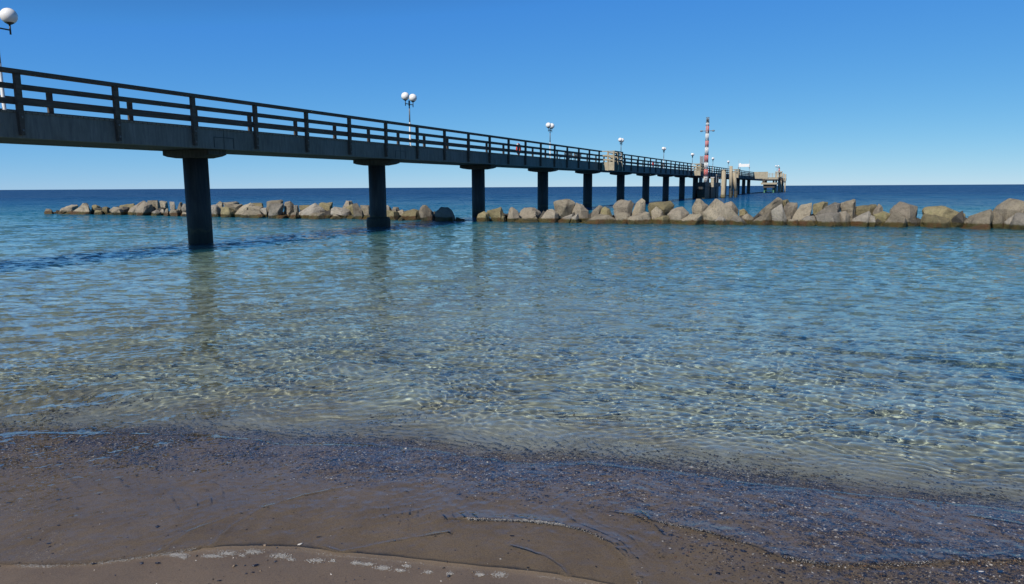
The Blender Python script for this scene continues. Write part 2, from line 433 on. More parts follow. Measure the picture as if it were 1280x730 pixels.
for sx in(-1,1):
    m=MB(); m.lathe([(.0,-.12),(.16,-.1),(.2,.03),(.1,.1),(.0,.12)],(sx*.8,0,zt_),14); m.build('signal_lamp',M['grey'],ms)
zc=pz(152.3)
m=MB()
for k in range(6):
    a=k*math.pi/3; m.tube((.19*math.cos(a),.19*math.sin(a),zc),(.19*math.cos(a),.19*math.sin(a),zc+.66),.022,.022,6)
m.lathe([(.21,-.02),(.23,-.02),(.23,.02),(.21,.02)],(0,0,zc+.66),16); m.lathe([(.21,-.02),(.23,-.02),(.23,.02),(.21,.02)],(0,0,zc+.33),16)
m.build('top_cage',M['grey'],ms)
m=MB(); m.lathe([(0,0),(.13,.0),(.13,.45),(.09,.5),(.0,.52)],(0,0,zc),14); m.build('beacon_light',M['black'],ms)
for k,ya in enumerate((163.8,161.2,158.6)):   # small white patches on the topmost red band
    m=MB(); z=pz(ya); m.box((-.05,-.235,z-.06),(.05,-.19,z+.06)); m.box((-.2,-.13,z-.06),(-.15,-.05,z+.06)); m.build('white_patch',M['white'],ms)
for k in range(14):
    pass
m=MB(); 
for x in(-.07,.07): m.tube((x,-.36,.0),(x,-.30,8.4),.014,.014,6)
for k in range(28): m.tube((-.07,-.355+.0016*k,.3+k*.29),(.07,-.355+.0016*k,.3+k*.29),.01,.01,5)
m.build('ladder',M['galv'],ms)

# lamps
def lamp():
    e=empty('street_lamp',(0,0,0))
    m=MB(); m.lathe([(0,0),(.11,0),(.11,.03),(.055,.06),(.055,.25),(.048,.27),(.04,1.4)],(0,0,0),16); m.build('lower_pole',M['white'],e)
    m=MB(); m.tube((0,0,1.4),(0,0,2.42),.036,.03,14); m.build('upper_pole',M['grey'],e)
    m=MB(); m.tube((0,-.37,2.28),(0,.37,2.28),.019,.019,10); m.tube((0,0,2.2),(0,0,2.46),.042,.042,12); m.build('arm',M['black'],e)
    for s in(-1,1):
        m=MB(); m.tube((0,s*.355,2.17),(0,s*.355,2.43),.022,.022,10)
        m.lathe([(0,.0),(.035,0),(.11,.045),(.115,.06),(0,.062)],(0,s*.355,2.415),18); m.build('globe_socket',M['black'],e)
        m=MB(); m.sphere((0,s*.355,2.63),.20,28,.99); m.build('globe',M['globe'],e)
    return e
LB=['double globe lamp cut off by the left edge above the nearest railing',
'tall double globe lamp above the second pile, the first whole one from the left',
'double globe lamp above the pier between the life ring and the timber bench',
'globe lamp rising beside the first pale viewing bay',
'small globe lamp above the railing midway between the first two viewing bays',
'small globe lamp just left of the second viewing bay and the notice boards',
'small globe lamp just right of the red and white mast',
'small globe lamp above the tall leaning mooring piles',
'small globe lamp beside the white banner',
]
src=lamp()
for k,lb in enumerate(LB):
    o=src if k==0 else copy_tree(src)
    t=12.1+19.62*k
    o.location=W(t,1.08,zt(t)+.012); o.rotation_euler=(0,0,YAW)
    tag(o,lb,'lamp','globe lamps along the pier')
o=copy_tree(src); o.location=W(192.5,-5.0,zt(192)); o.rotation_euler=(0,0,YAW-.9); tag(o,'globe lamp at the far seaward end behind the red beacon','lamp','globe lamps along the pier')
# red beacon on the pile bundle
e=empty('harbour_beacon',W(196,-5.25,5.25),YAW); tag(e,'small dark red beacon post on the pile bundle at the pier head','beacon')
m=MB(); m.tube((0,0,0),(0,0,.75),.17,.15,14); m.build('beacon_post',M['red'],e)
m=MB(); m.lathe([(.0,.75),(.2,.75),(.2,.8),(.12,.85),(.12,1.02),(.0,1.1)],(0,0,0),14); m.build('beacon_head',M['black'],e)
# life rings
def ring(t,o,z,label,k):
    e=empty('life_ring',W(t,o,z),YAW); tag(e,label,'life ring','life rings on the railing')
    m=MB(); seg=32
    def torus(m,a0,a1,R_,r_,ns):
        rr=[]
        for i in range(ns+1):
            a=a0+(a1-a0)*i/ns; c=Vector((0,math.cos(a)*R_,math.sin(a)*R_)); u=Vector((0,math.cos(a),math.sin(a)))
            rr.append([m.bm.verts.new(c+u*r_*math.cos(b)+Vector((1,0,0))*r_*.8*math.sin(b)) for b in [2*math.pi*j/10 for j in range(10)]])
        for A,B in zip(rr,rr[1:]):
            for j in range(10):
                q=(j+1)%10; f=m.bm.faces.new([A[j],A[q],B[q],B[j]]); f.smooth=True
    torus(m,0,2*math.pi,.27,.062,32); m.build('ring_body',M['ring_red'],e)
    for q in range(4):
        m=MB(); a=q*math.pi/2+.5; torus(m,a,a+.35,.27,.067,4); m.build('white_stripe',M['white'],e)
    m=MB(); m.box((-.05,-.2,-.62),(.05,.22,-.42),.02); m.build('rope_bag',M['red'],e)
ring(40.3,-1.14,3.98,'red and white life ring hung on the near railing between third and fourth piles',0)
ring(75.4,-1.14,3.98,'small red life ring on the railing right of the first viewing bay',1)
# bench
def bench():
    e=empty('bench',(0,0,0))
    m=MB()
    for k in range(4): m.box((-.22+k*.115,-.9,.42),(-.12+k*.115,.9,.46))
    m.build('seat',M['board'],e)
    m=MB()
    for k in range(3): m.box((-.29,-.9,.53+k*.12),(-.255,.9,.63+k*.12))
    m.build('backrest',M['board'],e)
    for s in(-.75,.75):
        m=MB(); m.box((-.25,s-.03,.0),(-.2,s+.03,.86)); m.box((.16,s-.03,0),(.21,s+.03,.419)); m.box((-.2,s-.03,.37),(.16,s+.03,.418)); m.build('leg',M['black'],e)
    return e
b0=bench()
for k,(t,o,lb) in enumerate(((54.2,.9,'pale slatted bench on the deck left of the first viewing bay'),(56.4,.9,'second pale slatted bench, nearer the first viewing bay'),(88.5,.9,'slatted bench glimpsed through the railing before the second viewing bay'))):
    e=b0 if k==0 else copy_tree(b0); e.location=W(t,o,zt(t)+.012); e.rotation_euler=(0,0,YAW+math.pi); tag(e,lb,'bench','benches on the pier')
# notice boards behind the second bay
e=empty('notice_board',W(110.5,-.2,zt(110)+.012),YAW); tag(e,'pair of tall grey notice boards between the second viewing bay and the mast','notice board')
for dx in(-.0,.52):
    m=MB(); m.box((dx-.2,-.05,.6),(dx+.2,.05,2.35),.01); m.build('board_panel',M['grey'],e)
m=MB()
for dx in(-.22,.26,.74): m.box((dx-.03,-.03,0),(dx+.03,.03,2.45))
m.build('board_frame',M['galv'],e)
# banner on two poles across the deck
e=empty('banner',W(166.5,0,zt(166)+.012),YAW); tag(e,'blank white banner stretched high between two poles across the deck','banner')
for s in(-1,1):
    m=MB(); m.tube((s*1.13,0,0),(s*1.13,0,3.5),.05,.02,10); m.build('pole',M['galv'],e)
    m=MB(); m.box((s*1.13-.12,-.1,1.65),(s*1.13+.12,.1,1.9),.02); m.build('lantern',M['grey'],e)
m=MB(); m.box((-1.09,-.03,1.95),(1.09,.03,2.6),.01); m.build('banner_panel',M['white'],e)
# ------------------------------------------------------------------ breakwater boulders
FR={'A':(50,240,8),'B':(190,240,9.143),'C':(310,240,9.143),'D':(430,240,8),'E':(580,240,8),'F':(720,240,8),'G':(860,240,8),'H':(1000,240,8.533),'I':(1130,240,8.533)}
_wl=[(0,266.5),(60,267.6),(170,269.2),(340,272.9),(450,274.6),(620,277.3),(780,280),(950,281.3),(1050,283.2),(1160,284.6),(1280,287.5),(1400,291)]
def front_range(px):
    xs=[a for a,_ in _wl]; y=float(np.interp(px,xs,[b for _,b in _wl])); g=ground(px,y); return math.hypot(g[0],g[1])
def rock(fr,pts,layer,kind,label,ridge=0.,dark=False):
    ox,oy,sc_=FR[fr]; P=[(ox+x/sc_,oy+y/sc_) for x,y in pts]
    cx=sum(p[0] for p in P)/len(P)
    rr=random.Random(hash_(label))
    r0=front_range(cx)
    g=ray(cx,P[0][1]); hd=np.array([g[0],g[1]]); hd/=np.linalg.norm(hd); lat=np.array([hd[1],-hd[0]])
    wpx=max(p[0] for p in P)-min(p[0] for p in P); width=wpx*r0/F
    T=min(2.3,max(.55,.85*width))
    D0=r0+layer*.85+T*.42
    loc=[]
    for (x,y) in P:
        r=ray(x,y); k=D0/(r[:2]@hd); p=r*k; loc.append((p[:2]@lat,p[2]+EYE))
    x0=sum(a for a,_ in loc)/len(loc); zmin=min(b for _,b in loc)
    pts3=[]
    cz=sum(b for _,b in loc)/len(loc)
    for a,b in loc:
        j=rr.uniform(-.16,.16)*T
        pts3.append((a,j,b))
        kb=rr.uniform(.5,.85)
        pts3.append((x0+(a-x0)*kb+rr.uniform(-.1,.1)*width,T*rr.uniform(.35,.5),cz+(b-cz)*kb))
    zmax=max(q for _,q in loc); hh=zmax-zmin
    rd=(ridge if ridge else rr.uniform(-.04,.30))*width
    tz=rr.uniform(.10,.34)
    pts3.append((x0+rd+rr.uniform(-.08,.08)*width,-T*rr.uniform(.34,.5),cz+tz*hh))
    pts3.append((x0+rd+rr.uniform(-.06,.06)*width,-T*rr.uniform(.5,.66),cz-.22*hh))
    if rr.random()<.6: pts3.append((x0+rd-width*rr.uniform(.2,.38),-T*rr.uniform(.34,.46),cz-rr.uniform(-.05,.25)*hh))
    if zmin<.45 or layer==0:
        lo=[(a,b) for a,b in loc if b<zmin+.25*(max(q for _,q in loc)-zmin)+.02]
        la=min(a for a,_ in lo); lb=max(a for a,_ in lo)
        if lb-la<.3*width: la,lb=x0-.3*width,x0+.3*width
        mid_=(la+lb)/2; la=mid_+(la-mid_)*.82; lb=mid_+(lb-mid_)*.82
        for a in(la,lb):
            for yy in(-.30*T,.34*T): pts3.append((a,yy,-.5))
    elif layer>0:
        la,lb=x0-.28*width,x0+.28*width
        for a in(la,lb):
            for yy in(-.2*T,.3*T): pts3.append((a,yy,max(-.4,zmin-.5)))
    bm=bmesh.new()
    for a,y,z in pts3: bm.verts.new((a-x0,y,z))
    res=bmesh.ops.convex_hull(bm,input=bm.verts[:])
    bmesh.ops.delete(bm,geom=[v for v in bm.verts if not v.link_faces],context='VERTS')
    bmesh.ops.dissolve_limit(bm,angle_limit=R(9),verts=bm.verts[:],edges=bm.edges[:])
    bmesh.ops.bevel(bm,geom=bm.edges[:],offset=.022*max(.5,min(1.3,width)),segments=1,affect='EDGES',profile=.55,clamp_overlap=True)
    bmesh.ops.triangulate(bm,faces=bm.faces[:])
    for _ in range(2):
        le=[e for e in bm.edges if e.calc_length()>.16]
        if le: bmesh.ops.subdivide_edges(bm,edges=le,cuts=1,use_grid_fill=True)
        bmesh.ops.triangulate(bm,faces=[f for f in bm.faces if len(f.verts)>3])
    bm.normal_update()
    off=Vector((rr.uniform(0,50),rr.uniform(0,50),0))
    for v in bm.verts:
        q=v.co+off
        k=mnoise.fractal(q*1.7,1.0,2.2,4)*.026+mnoise.fractal(q*5,.9,2.1,4)*.024
        # a few planar splits
        s=abs(mnoise.noise(q*Vector((.9,.9,2.2)))) ; k-= .03*max(0,.12-s)/.12
        v.co+=v.normal*k*min(1.4,.5+width*.5)
    me=bpy.data.meshes.new('boulder'); bm.to_mesh(me); bm.free()
    o=link('boulder',me,ROCK[kind],None)
    me.polygons.foreach_set('use_smooth',[True]*len(me.polygons))
    try:
        me.set_sharp_from_angle(angle=R(24))
    except Exception: pass
    c=hd*D0+lat*x0
    o.location=(float(c[0]),float(c[1]),0); o.rotation_euler=(0,0,math.atan2(lat[1],lat[0]))
    tag(o,label,'boulder','boulders of the breakwater')
    ROCKS.append(o)
    return o
ROCKS=[]
def hash_(s):
    h=0
    for c in s: h=(h*131+ord(c))%1000003
    return h
RK=[
('A',[(-105,232),(-60,212),(-10,226)],0,'g','nearly drowned dark stone awash left of all other boulders'),
('A',[(40,210),(60,168),(100,172),(145,212)],0,'t','small tan boulder at the far left end of the breakwater'),
('A',[(170,222),(215,160),(320,125),(385,130),(375,170),(310,222)],1,'t','long sloping slab, second boulder from the far left end'),
('A',[(300,222),(430,108),(480,115),(525,220)],0,'t','steep pyramid boulder near the far left end'),
('A',[(510,185),(520,130),(560,125),(620,150),(620,190)],2,'m','low brown boulder set back right of the left pyramid boulder'),
('A',[(540,215),(550,180),(620,185),(640,215)],0,'m','little green stone at the waterline right of the left pyramid boulder'),
('A',[(620,215),(625,150),(660,140),(700,160),(700,218)],1,'m','mossy block against the left of the pale cube boulder'),
('A',[(685,180),(735,145),(820,150),(880,190),(870,215),(770,230),(700,200)],0,'t','pale tipped cube boulder with dark right flank, left group',.1),
('A',[(785,150),(800,130),(940,115),(960,150),(880,185)],3,'m','long low pale slab behind the tipped cube boulder'),
('A',[(875,210),(890,180),(950,130),(1030,85),(1060,90),(960,150),(960,230),(885,228)],1,'p','brown wedge left against the big white-faced boulder'),
('A',[(950,160),(1040,92),(1110,120),(1150,170),(1090,240),(960,225)],0,'p','big boulder with bright pinkish face left of the nearest pile',.0),
('A',[(1070,85),(1180,82),(1210,130),(1200,165),(1110,130)],2,'t','flat-topped boulder behind the bright pinkish-faced boulder'),
('A',[(1190,90),(1275,90),(1285,150),(1250,165),(1200,130)],2,'t','back-row block just right of the flat-topped boulder, left group'),
('A',[(1105,240),(1120,200),(1170,175),(1210,200),(1220,240)],0,'g','small grey front boulder right of the bright pinkish-faced boulder'),
('B',[(85,230),(90,190),(140,180),(150,225)],1,'g','small dark rounded stone in the hollow left of the nearest pile'),
('B',[(140,250),(160,185),(185,190),(190,265)],0,'t','thin upright splinter stone left of the nearest pile'),
('B',[(200,110),(255,110),(270,160),(250,200),(205,190)],1,'g','squarish grey block high up left of the nearest pile'),
('B',[(200,250),(215,200),(330,195),(345,285),(240,270)],0,'t','pale front block directly left of the nearest pile'),
('B',[(290,180),(320,110),(350,115),(355,150),(330,200)],1,'t','narrow pale stone standing on end left of the nearest pile'),
('B',[(330,190),(355,130),(480,130),(500,220),(400,230)],1,'g','dark boulder half hidden behind the nearest pile'),
('B',[(340,290),(345,230),(460,225),(480,290)],0,'t','low pale block whose right half the nearest pile hides'),
('B',[(640,265),(660,150),(740,145),(800,200),(800,270)],0,'g','dark shaded boulder emerging right of the nearest pile'),
('B',[(720,150),(775,100),(815,125),(800,165)],1,'t','small pale stone perched atop, right of the nearest pile'),
('B',[(780,265),(790,170),(850,165),(960,210),(940,265)],0,'m','greenish block under the stacked slabs right of the nearest pile'),
('B',[(810,120),(960,110),(1000,130),(820,140)],3,'t','topmost thin slab right of the nearest pile'),
('B',[(855,185),(860,145),(1030,135),(1050,160),(1000,185)],1,'t','long flat slab beneath the topmost thin slab, right of the nearest pile'),
('B',[(930,260),(1000,180),(1130,120),(1170,140),(1050,200),(1010,270)],1,'t','slab leaning up to the right, behind the broad five-sided boulder'),
('B',[(1090,160),(1150,120),(1260,125),(1275,150),(1250,165)],3,'m','brownish back slab behind the broad five-sided boulder'),
('C',[(0,160),(170,165),(175,190),(120,205),(0,190)],1,'t','level slab lying over the broad five-sided boulder'),
('B',[(1010,270),(1065,210),(1150,190),(1230,200),(1330,270),(1325,293),(1090,295)],0,'t','broad five-sided pale boulder at the waterline, left group'),
('C',[(140,190),(210,180),(225,250),(220,280)],1,'g','dark wedge between the broad five-sided boulder and the tall cube'),
('C',[(225,285),(245,130),(405,128),(410,170),(385,260)],0,'g','tall grey cube with flat front face, left group'),
('C',[(205,180),(210,105),(380,85),(410,100),(405,130),(240,130)],2,'t','pale slab topping the tall grey cube'),
('C',[(410,270),(415,110),(480,100),(530,140),(540,200),(480,280)],1,'p','speckled pinkish boulder right of the tall grey cube'),
('C',[(320,290),(330,265),(440,260),(445,290)],0,'p','flat dark stone at the foot of the tall grey cube'),
('C',[(480,275),(500,235),(555,222),(570,250),(560,280)],0,'t','small pale stone at the foot of the speckled pinkish boulder'),
('C',[(520,150),(570,150),(590,210),(560,215),(530,200)],1,'g','small grey stone at the shoulder of the speckled pinkish boulder'),
('C',[(580,150),(700,148),(730,160),(640,200)],3,'m','flat greenish slab behind the big grey gable boulder'),
('C',[(580,305),(575,235),(760,122),(810,150),(890,215),(880,240),(690,300)],1,'g','big grey gable-shaped boulder midway between first and second piles'),
('C',[(805,140),(830,120),(975,115),(965,170),(935,210),(880,200)],3,'m','block with flat greenish top behind the gable-shaped boulder'),
('C',[(690,300),(700,260),(740,235),(885,225),(885,305)],-.3,'t','long white brick-like boulder in front of the gable-shaped boulder'),
('C',[(940,250),(945,190),(990,165),(1020,170),(1200,200),(1205,300),(1100,290)],1,'g','long grey slab left of the second pile, upright right end'),
('C',[(930,300),(980,250),(1030,265),(1075,300),(1020,320)],0,'t','small cream stone under the long grey slab left of the second pile'),
('C',[(1080,175),(1120,92),(1185,100),(1200,130),(1110,190)],2.5,'p','reddish block poking highest left of the second pile'),
('C',[(1110,180),(1180,130),(1230,130),(1280,200),(1200,210)],2,'m','greenish stone below the highest reddish block'),
('D',[(80,120),(130,112),(200,220),(205,265),(150,275),(95,230)],.5,'p','tall slab leaning left beside the second pile'),
('D',[(160,130),(255,130),(270,230),(210,235)],2,'t','pale block half hidden by the left edge of the second pile'),
('D',[(415,170),(430,130),(470,160),(480,190)],2,'g','small dark stone on top, right edge of the second pile'),
('D',[(475,170),(495,150),(545,150),(560,185),(500,195)],2,'p','small brown stone in the back row right of the second pile'),
('D',[(410,220),(430,180),(550,200),(560,240),(430,265)],0,'m','flat dark slab touching the right edge of the second pile'),
('D',[(525,200),(580,175),(620,200),(560,215)],1.5,'t','bright pale chip of rock above the mossy boulders'),
('D',[(535,278),(570,240),(620,275)],-.3,'t','tiny pale triangle at the waterline right of the second pile'),
('D',[(570,240),(600,200),(690,165),(760,180),(790,270),(640,270)],.5,'m','rust and green mossy mound near the left group\'s right end'),
('D',[(745,180),(790,125),(820,130),(895,200),(905,275),(790,275)],.3,'p','peaked boulder, lit left and black right, near the gap',-.25),
('D',[(905,270),(910,200),(970,150),(1050,150),(1090,190),(1120,275)],0,'g','domed boulder in full shade just left of the gap'),
('D',[(1110,275),(1120,250),(1210,272)],0,'g','low dark toe stone ending the left group at the gap'),
('E',[(120,270),(140,220),(200,190),(250,210),(265,270),(240,290)],0,'m','rounded yellow-green boulder at the foot of the third pile'),
('E',[(225,190),(370,150),(415,250),(420,280),(330,290),(265,240)],.3,'m','orange-stained mossy wedge right of the third pile'),
('E',[(370,270),(380,235),(410,245),(415,280)],-.2,'m','tiny mossy stone at the foot of the orange-stained wedge'),
('E',[(430,270),(450,170),(480,145),(540,190),(560,260),(440,290)],0,'p','pinkish peak between orange-stained wedge and broad reddish boulder'),
('E',[(545,230),(560,180),(610,150),(700,150),(780,215),(760,260),(610,260)],.8,'p','broad reddish boulder left of the fourth pile'),
('E',[(495,290),(560,260),(735,255),(745,300),(530,315)],-.3,'t','flat pale slab at the waterline under the broad reddish boulder'),
('E',[(755,290),(830,170),(890,165),(955,220),(945,295),(770,305)],0,'p','trapezoid boulder just right of the fourth pile'),
('E',[(900,150),(1050,180),(1040,240),(950,250)],2,'g','dark supporting stone underneath the great rounded boulder'),
('E',[(890,100),(960,72),(1050,68),(1120,100),(1110,160),(1050,180),(960,165),(905,140)],.8,'t','great rounded pale boulder perched between fourth and fifth piles'),
('E',[(1080,190),(1120,105),(1180,120),(1250,190),(1240,220),(1140,210)],.9,'p','pinkish lobe leaning on the right of the great rounded boulder'),
('E',[(945,285),(1020,240),(1090,215),(1095,240),(1030,295)],0,'g','thin slab leaning right beneath the great rounded boulder'),
('E',[(1030,300),(1080,250),(1140,210),(1160,280),(1130,300)],0,'g','cracked grey slab beside the thin leaning slab'),
('F',[(15,315),(130,270),(250,222),(330,225),(430,285),(430,320),(100,325)],-.2,'t','very long low pale boulder in front of the fifth pile'),
('F',[(145,225),(170,180),(235,130),(265,145),(215,240)],1.2,'p','steep boulder right of the fifth pile behind the long low one'),
('F',[(220,230),(240,160),(290,145),(340,170),(360,225),(270,225)],1.3,'m','brown mossy boulder behind the long low pale one'),
('F',[(365,130),(440,72),(550,80),(580,115),(570,160),(520,190),(460,180),(380,160)],.9,'p','rounded cracked boulder perched in front of the sixth pile'),
('F',[(370,190),(380,165),(460,175),(520,190),(540,225),(430,235)],1.2,'g','dark stone wedged under the rounded cracked boulder'),
('F',[(395,260),(430,200),(510,205),(545,230),(490,285),(430,280)],.2,'t','pale wedge at the foot of the rounded cracked boulder'),
('F',[(555,220),(600,110),(660,62),(695,85),(700,190),(650,215)],1.0,'t','tall upright pale boulder in front of the seventh pile'),
('F',[(520,285),(530,245),(700,195),(735,200),(760,300),(700,310),(550,305)],-.2,'t','big white wedge with black right side at the waterline',-.2),
('F',[(715,140),(730,105),(950,88),(985,140),(900,200),(760,180)],2.2,'m','wide flat-topped greenish boulder in the back row under the eighth pile'),
('F',[(750,190),(800,138),(870,190),(885,240),(830,270),(780,260)],.8,'t','rounded pale pointed boulder before the wide flat-topped one'),
('F',[(770,300),(790,265),(870,235),(925,235),(940,300),(800,320)],.1,'m','orange and green algae-covered stone below the rounded pointed boulder'),
('F',[(910,220),(980,160),(1060,150),(1140,215),(1100,240),(990,295),(930,270)],.4,'p','reddish squarish boulder tilted on its corner'),
('F',[(975,310),(1140,225),(1265,218),(1265,320),(1000,325)],-.3,'t','long white triangular slab at the waterline left of the great pyramid'),
('G',[(35,150),(80,65),(120,65),(210,130),(190,200),(60,210)],1.8,'t','blunt tan boulder behind, left of the great pyramid'),
('G',[(155,285),(170,190),(285,48),(330,90),(430,170),(530,250),(520,290),(400,300)],.3,'t','great pyramid boulder, tallest in front of the mast platform',-.2),
('G',[(360,110),(430,90),(470,120),(510,190),(400,150)],2.0,'p','brown boulder behind the right slope of the great pyramid'),
('G',[(265,290),(310,240),(360,260),(395,300),(300,315)],-.5,'g','small grey stone at the foot of the great pyramid'),
('G',[(410,315),(450,240),(500,230),(530,270),(590,310),(500,325)],-.3,'g','rounded grey stone right of the great pyramid\'s foot'),
('G',[(535,250),(590,205),(650,245),(660,270),(590,290)],.6,'t','low tan cone in the dip right of the great pyramid'),
('G',[(510,180),(560,165),(600,205),(570,225)],2.2,'m','small yellow-green stone set back right of the great pyramid'),
('G',[(620,300),(730,235),(825,200),(845,300),(730,308)],0,'t','pale right-angled triangle boulder right of the dip'),
('G',[(690,230),(780,150),(900,45),(950,70),(950,100),(830,170),(760,215)],2.2,'t','long slab slanting up to the right, highest behind the triangle boulder'),
('G',[(935,80),(1000,70),(1015,100),(960,110)],3,'m','small greenish stone behind the top of the slanting slab'),
('G',[(830,185),(940,112),(990,280),(980,325),(850,320),(835,250)],0,'g','upright pale grey slab with flat face right of the triangle boulder'),
('G',[(955,150),(1000,105),(1090,105),(1100,140),(1070,190),(980,205)],1.6,'p','brown block overhanging a dark hollow'),
('G',[(1040,260),(1130,130),(1240,105),(1235,235),(1110,265)],.8,'t','large smooth slab with vertical right edge'),
('G',[(990,325),(1000,270),(1100,275),(1120,320)],-.1,'t','low white stone with green foot right of the upright grey slab'),
('G',[(1100,320),(1120,275),(1240,285),(1270,330)],-.2,'m','low whitish stone with dark holes and mossy base'),
('G',[(1130,275),(1190,235),(1260,235),(1275,285)],.2,'g','small grey dome resting on the low whitish stones'),
('H',[(135,240),(140,130),(250,98),(300,110),(200,200)],2.2,'m','mossy-topped boulder behind the large smooth slab'),
('H',[(160,250),(280,150),(370,105),(440,115),(420,215),(260,235)],1.0,'g','long grey-purple boulder sloping up behind the rusty-footed block'),
('H',[(180,355),(170,240),(290,215),(430,220),(450,350),(320,385)],-.2,'g','wide grey block with rusty wet foot'),
('H',[(420,215),(495,198),(530,240),(530,350),(450,345)],.1,'p','narrow block on the right of the rusty-footed block'),
('H',[(430,115),(570,70),(605,75),(590,160),(530,270),(510,210),(430,200)],1.6,'t','tall horn-shaped boulder pointing up to the right'),
('H',[(575,200),(590,155),(820,130),(830,160),(770,200),(640,215)],1.8,'m','long flat greenish boulder behind, right of the horn-shaped boulder'),
('H',[(770,220),(840,125),(880,150),(890,210),(830,240)],1.5,'p','purplish peak at the right end of the long flat boulder'),
('H',[(540,330),(560,270),(740,200),(770,250),(740,345),(640,360)],.2,'g','angular grey boulder below the long flat greenish one'),
('H',[(700,350),(760,240),(810,260),(810,360)],.1,'g','narrow dark grey stone right of the angular grey boulder'),
('H',[(780,240),(890,200),(970,230),(930,300),(850,300)],.9,'m','mossy tan boulder left behind the front pyramid, right group'),
('H',[(950,190),(1060,95),(1260,155),(1250,230),(1160,340),(1070,250)],1.1,'p','large brown block with pale top left of the narrow water gap'),
('H',[(880,350),(1010,205),(1060,230),(1155,355),(950,375)],-.1,'t','front pyramid boulder before the large pale-topped brown block'),
('I',[(185,190),(215,155),(400,145),(500,180),(660,240),(600,330),(510,290),(430,240),(280,215)],.9,'m','arched greenish slab lying like a lid right of the water gap'),
('I',[(165,355),(195,230),(330,245),(500,290),(505,375),(200,372)],.1,'m','green-footed block carrying the arched slab'),
('I',[(500,380),(520,300),(600,330),(640,370)],1.2,'g','black shaded stone under the right end of the arched slab'),
('I',[(610,360),(640,320),(730,250),(930,180),(970,280),(850,300),(690,362)],.2,'t','long grey wedge rising rightwards from the arched slab'),
('I',[(540,395),(700,360),(900,330),(930,370),(890,410),(640,410)],-.4,'p','low brown-footed front stone below the long grey wedge'),
('I',[(940,180),(1120,72),(1280,90),(1330,130),(1200,210),(1100,260)],1.2,'t','massive pale boulder, highest near the right edge'),
('I',[(925,290),(940,200),(960,190),(1085,280),(1100,350),(960,365)],.6,'t','tan boulder propping up the massive pale one from the left'),
('I',[(1110,370),(1190,220),(1330,220),(1400,385)],0,'g','grey front boulder cut by the right edge of the picture'),
('I',[(1200,210),(1300,150),(1400,170),(1400,240)],1,'g','dark boulder between the massive pale one and the right edge'),
('I',[(1060,360),(1085,290),(1200,230),(1130,300),(1112,368)],.6,'g','dark wedge in the crevice left of the cut-off grey boulder'),
('I',[(1390,380),(1430,200),(1540,120),(1640,200),(1660,390)],.3,'t','tan boulder just outside the right edge'),
('I',[(1650,395),(1690,260),(1800,190),(1900,300),(1920,400)],.2,'g','grey boulder farther outside the right edge'),
]
for r_ in RK: rock(*r_)

# dark rubble added behind the boulders so that the gaps between them read dark
def rubble():
    r=random.Random(12); bm=bmesh.new()
    for (a,b) in((62,560),(602,1420)):
        x=a
        while x<b:
            x+=r.uniform(1.2,3.0)
            g=ray(x,300); hd=np.array([g[0],g[1]]); hd/=np.linalg.norm(hd)
            edge=min(1,min(x-a,b-x)/25)*min(1,abs(x-1147)/14)
            rad=front_range(x)+r.uniform(.9,2.4); s=r.uniform(.22,.48)
            c=Vector((hd[0]*rad,hd[1]*rad,r.uniform(-.35,.02+.22*edge)))
            vs=[bm.verts.new(c+Vector((r.gauss(0,1),r.gauss(0,1),r.gauss(0,.8))).normalized()*s*r.uniform(.8,1.2)) for _ in range(9)]
            bmesh.ops.convex_hull(bm,input=vs)
    bmesh.ops.delete(bm,geom=[v for v in bm.verts if not v.link_faces],context='VERTS')
    me=bpy.data.meshes.new('rubble'); bm.to_mesh(me); bm.free(); o=link('rubble',me,ROCK['d']); tag(o,kind='stuff'); ROCKS.append(o)
rubble()
# ------------------------------------------------------------------ ground, water, beach
_sx=np.array([-200,-12,-6,-3.56,-1.75,0,1.48,2.63,4,7,12,200.]); _sy=np.array([6.5,5.6,5.05,4.85,4.72,4.33,4.0,3.55,3.2,2.7,2.5,2.0])
def shore(x): return np.interp(x,_sx,_sy)
def vnoise(x,y,scale,seed):
    """smooth value noise, vectorised"""
    r=np.random.default_rng(seed); tab=r.random((256,256))
    u=x/scale+1000;v=y/scale+1000; i=np.floor(u).astype(int); j=np.floor(v).astype(int); fu=u-i; fv=v-j
    fu=fu*fu*(3-2*fu); fv=fv*fv*(3-2*fv)
    a=tab[i%256,j%256];b=tab[(i+1)%256,j%256];c=tab[i%256,(j+1)%256];e=tab[(i+1)%256,(j+1)%256]
    return (a*(1-fu)+b*fu)*(1-fv)+(c*(1-fu)+e*fu)*fv
def off_shore(x,y): return y-shore(x)+ (vnoise(x,y,.8,3)-.5)*.16+(vnoise(x,y,.25,4)-.5)*.05
def zground(x,y):
    s=off_shore(x,y)
    z=np.where(s<0,np.minimum(-s*.045,.30+(-s-6)*.02),0)
    dep=np.interp(s,[0,.25,1,3,8,16,30,45,60,120,400,60000],[0,.075,.17,.28,.48,.78,1.2,1.8,2.6,4.5,8,12])
    dep=dep*(1+.45*np.clip((x-.3)/4,0,1)*np.clip(1-s/40,0,1))
    z=np.where(s>0,-dep,z)
    far=np.clip((np.hypot(x,y)-30)/30,0,1)
    near=1-far
    z=z+near*((vnoise(x,y,.5,11)-.5)*.03*np.clip(s,0.0,1)+(vnoise(x,y,1.7,12)-.5)*.10*np.clip(s/3,0,1))
    # gentle wet-sand relief
    z=z+near*np.clip(-s*3,0,1)*((vnoise(x,y,.35,13)-.5)*.006)
    return z
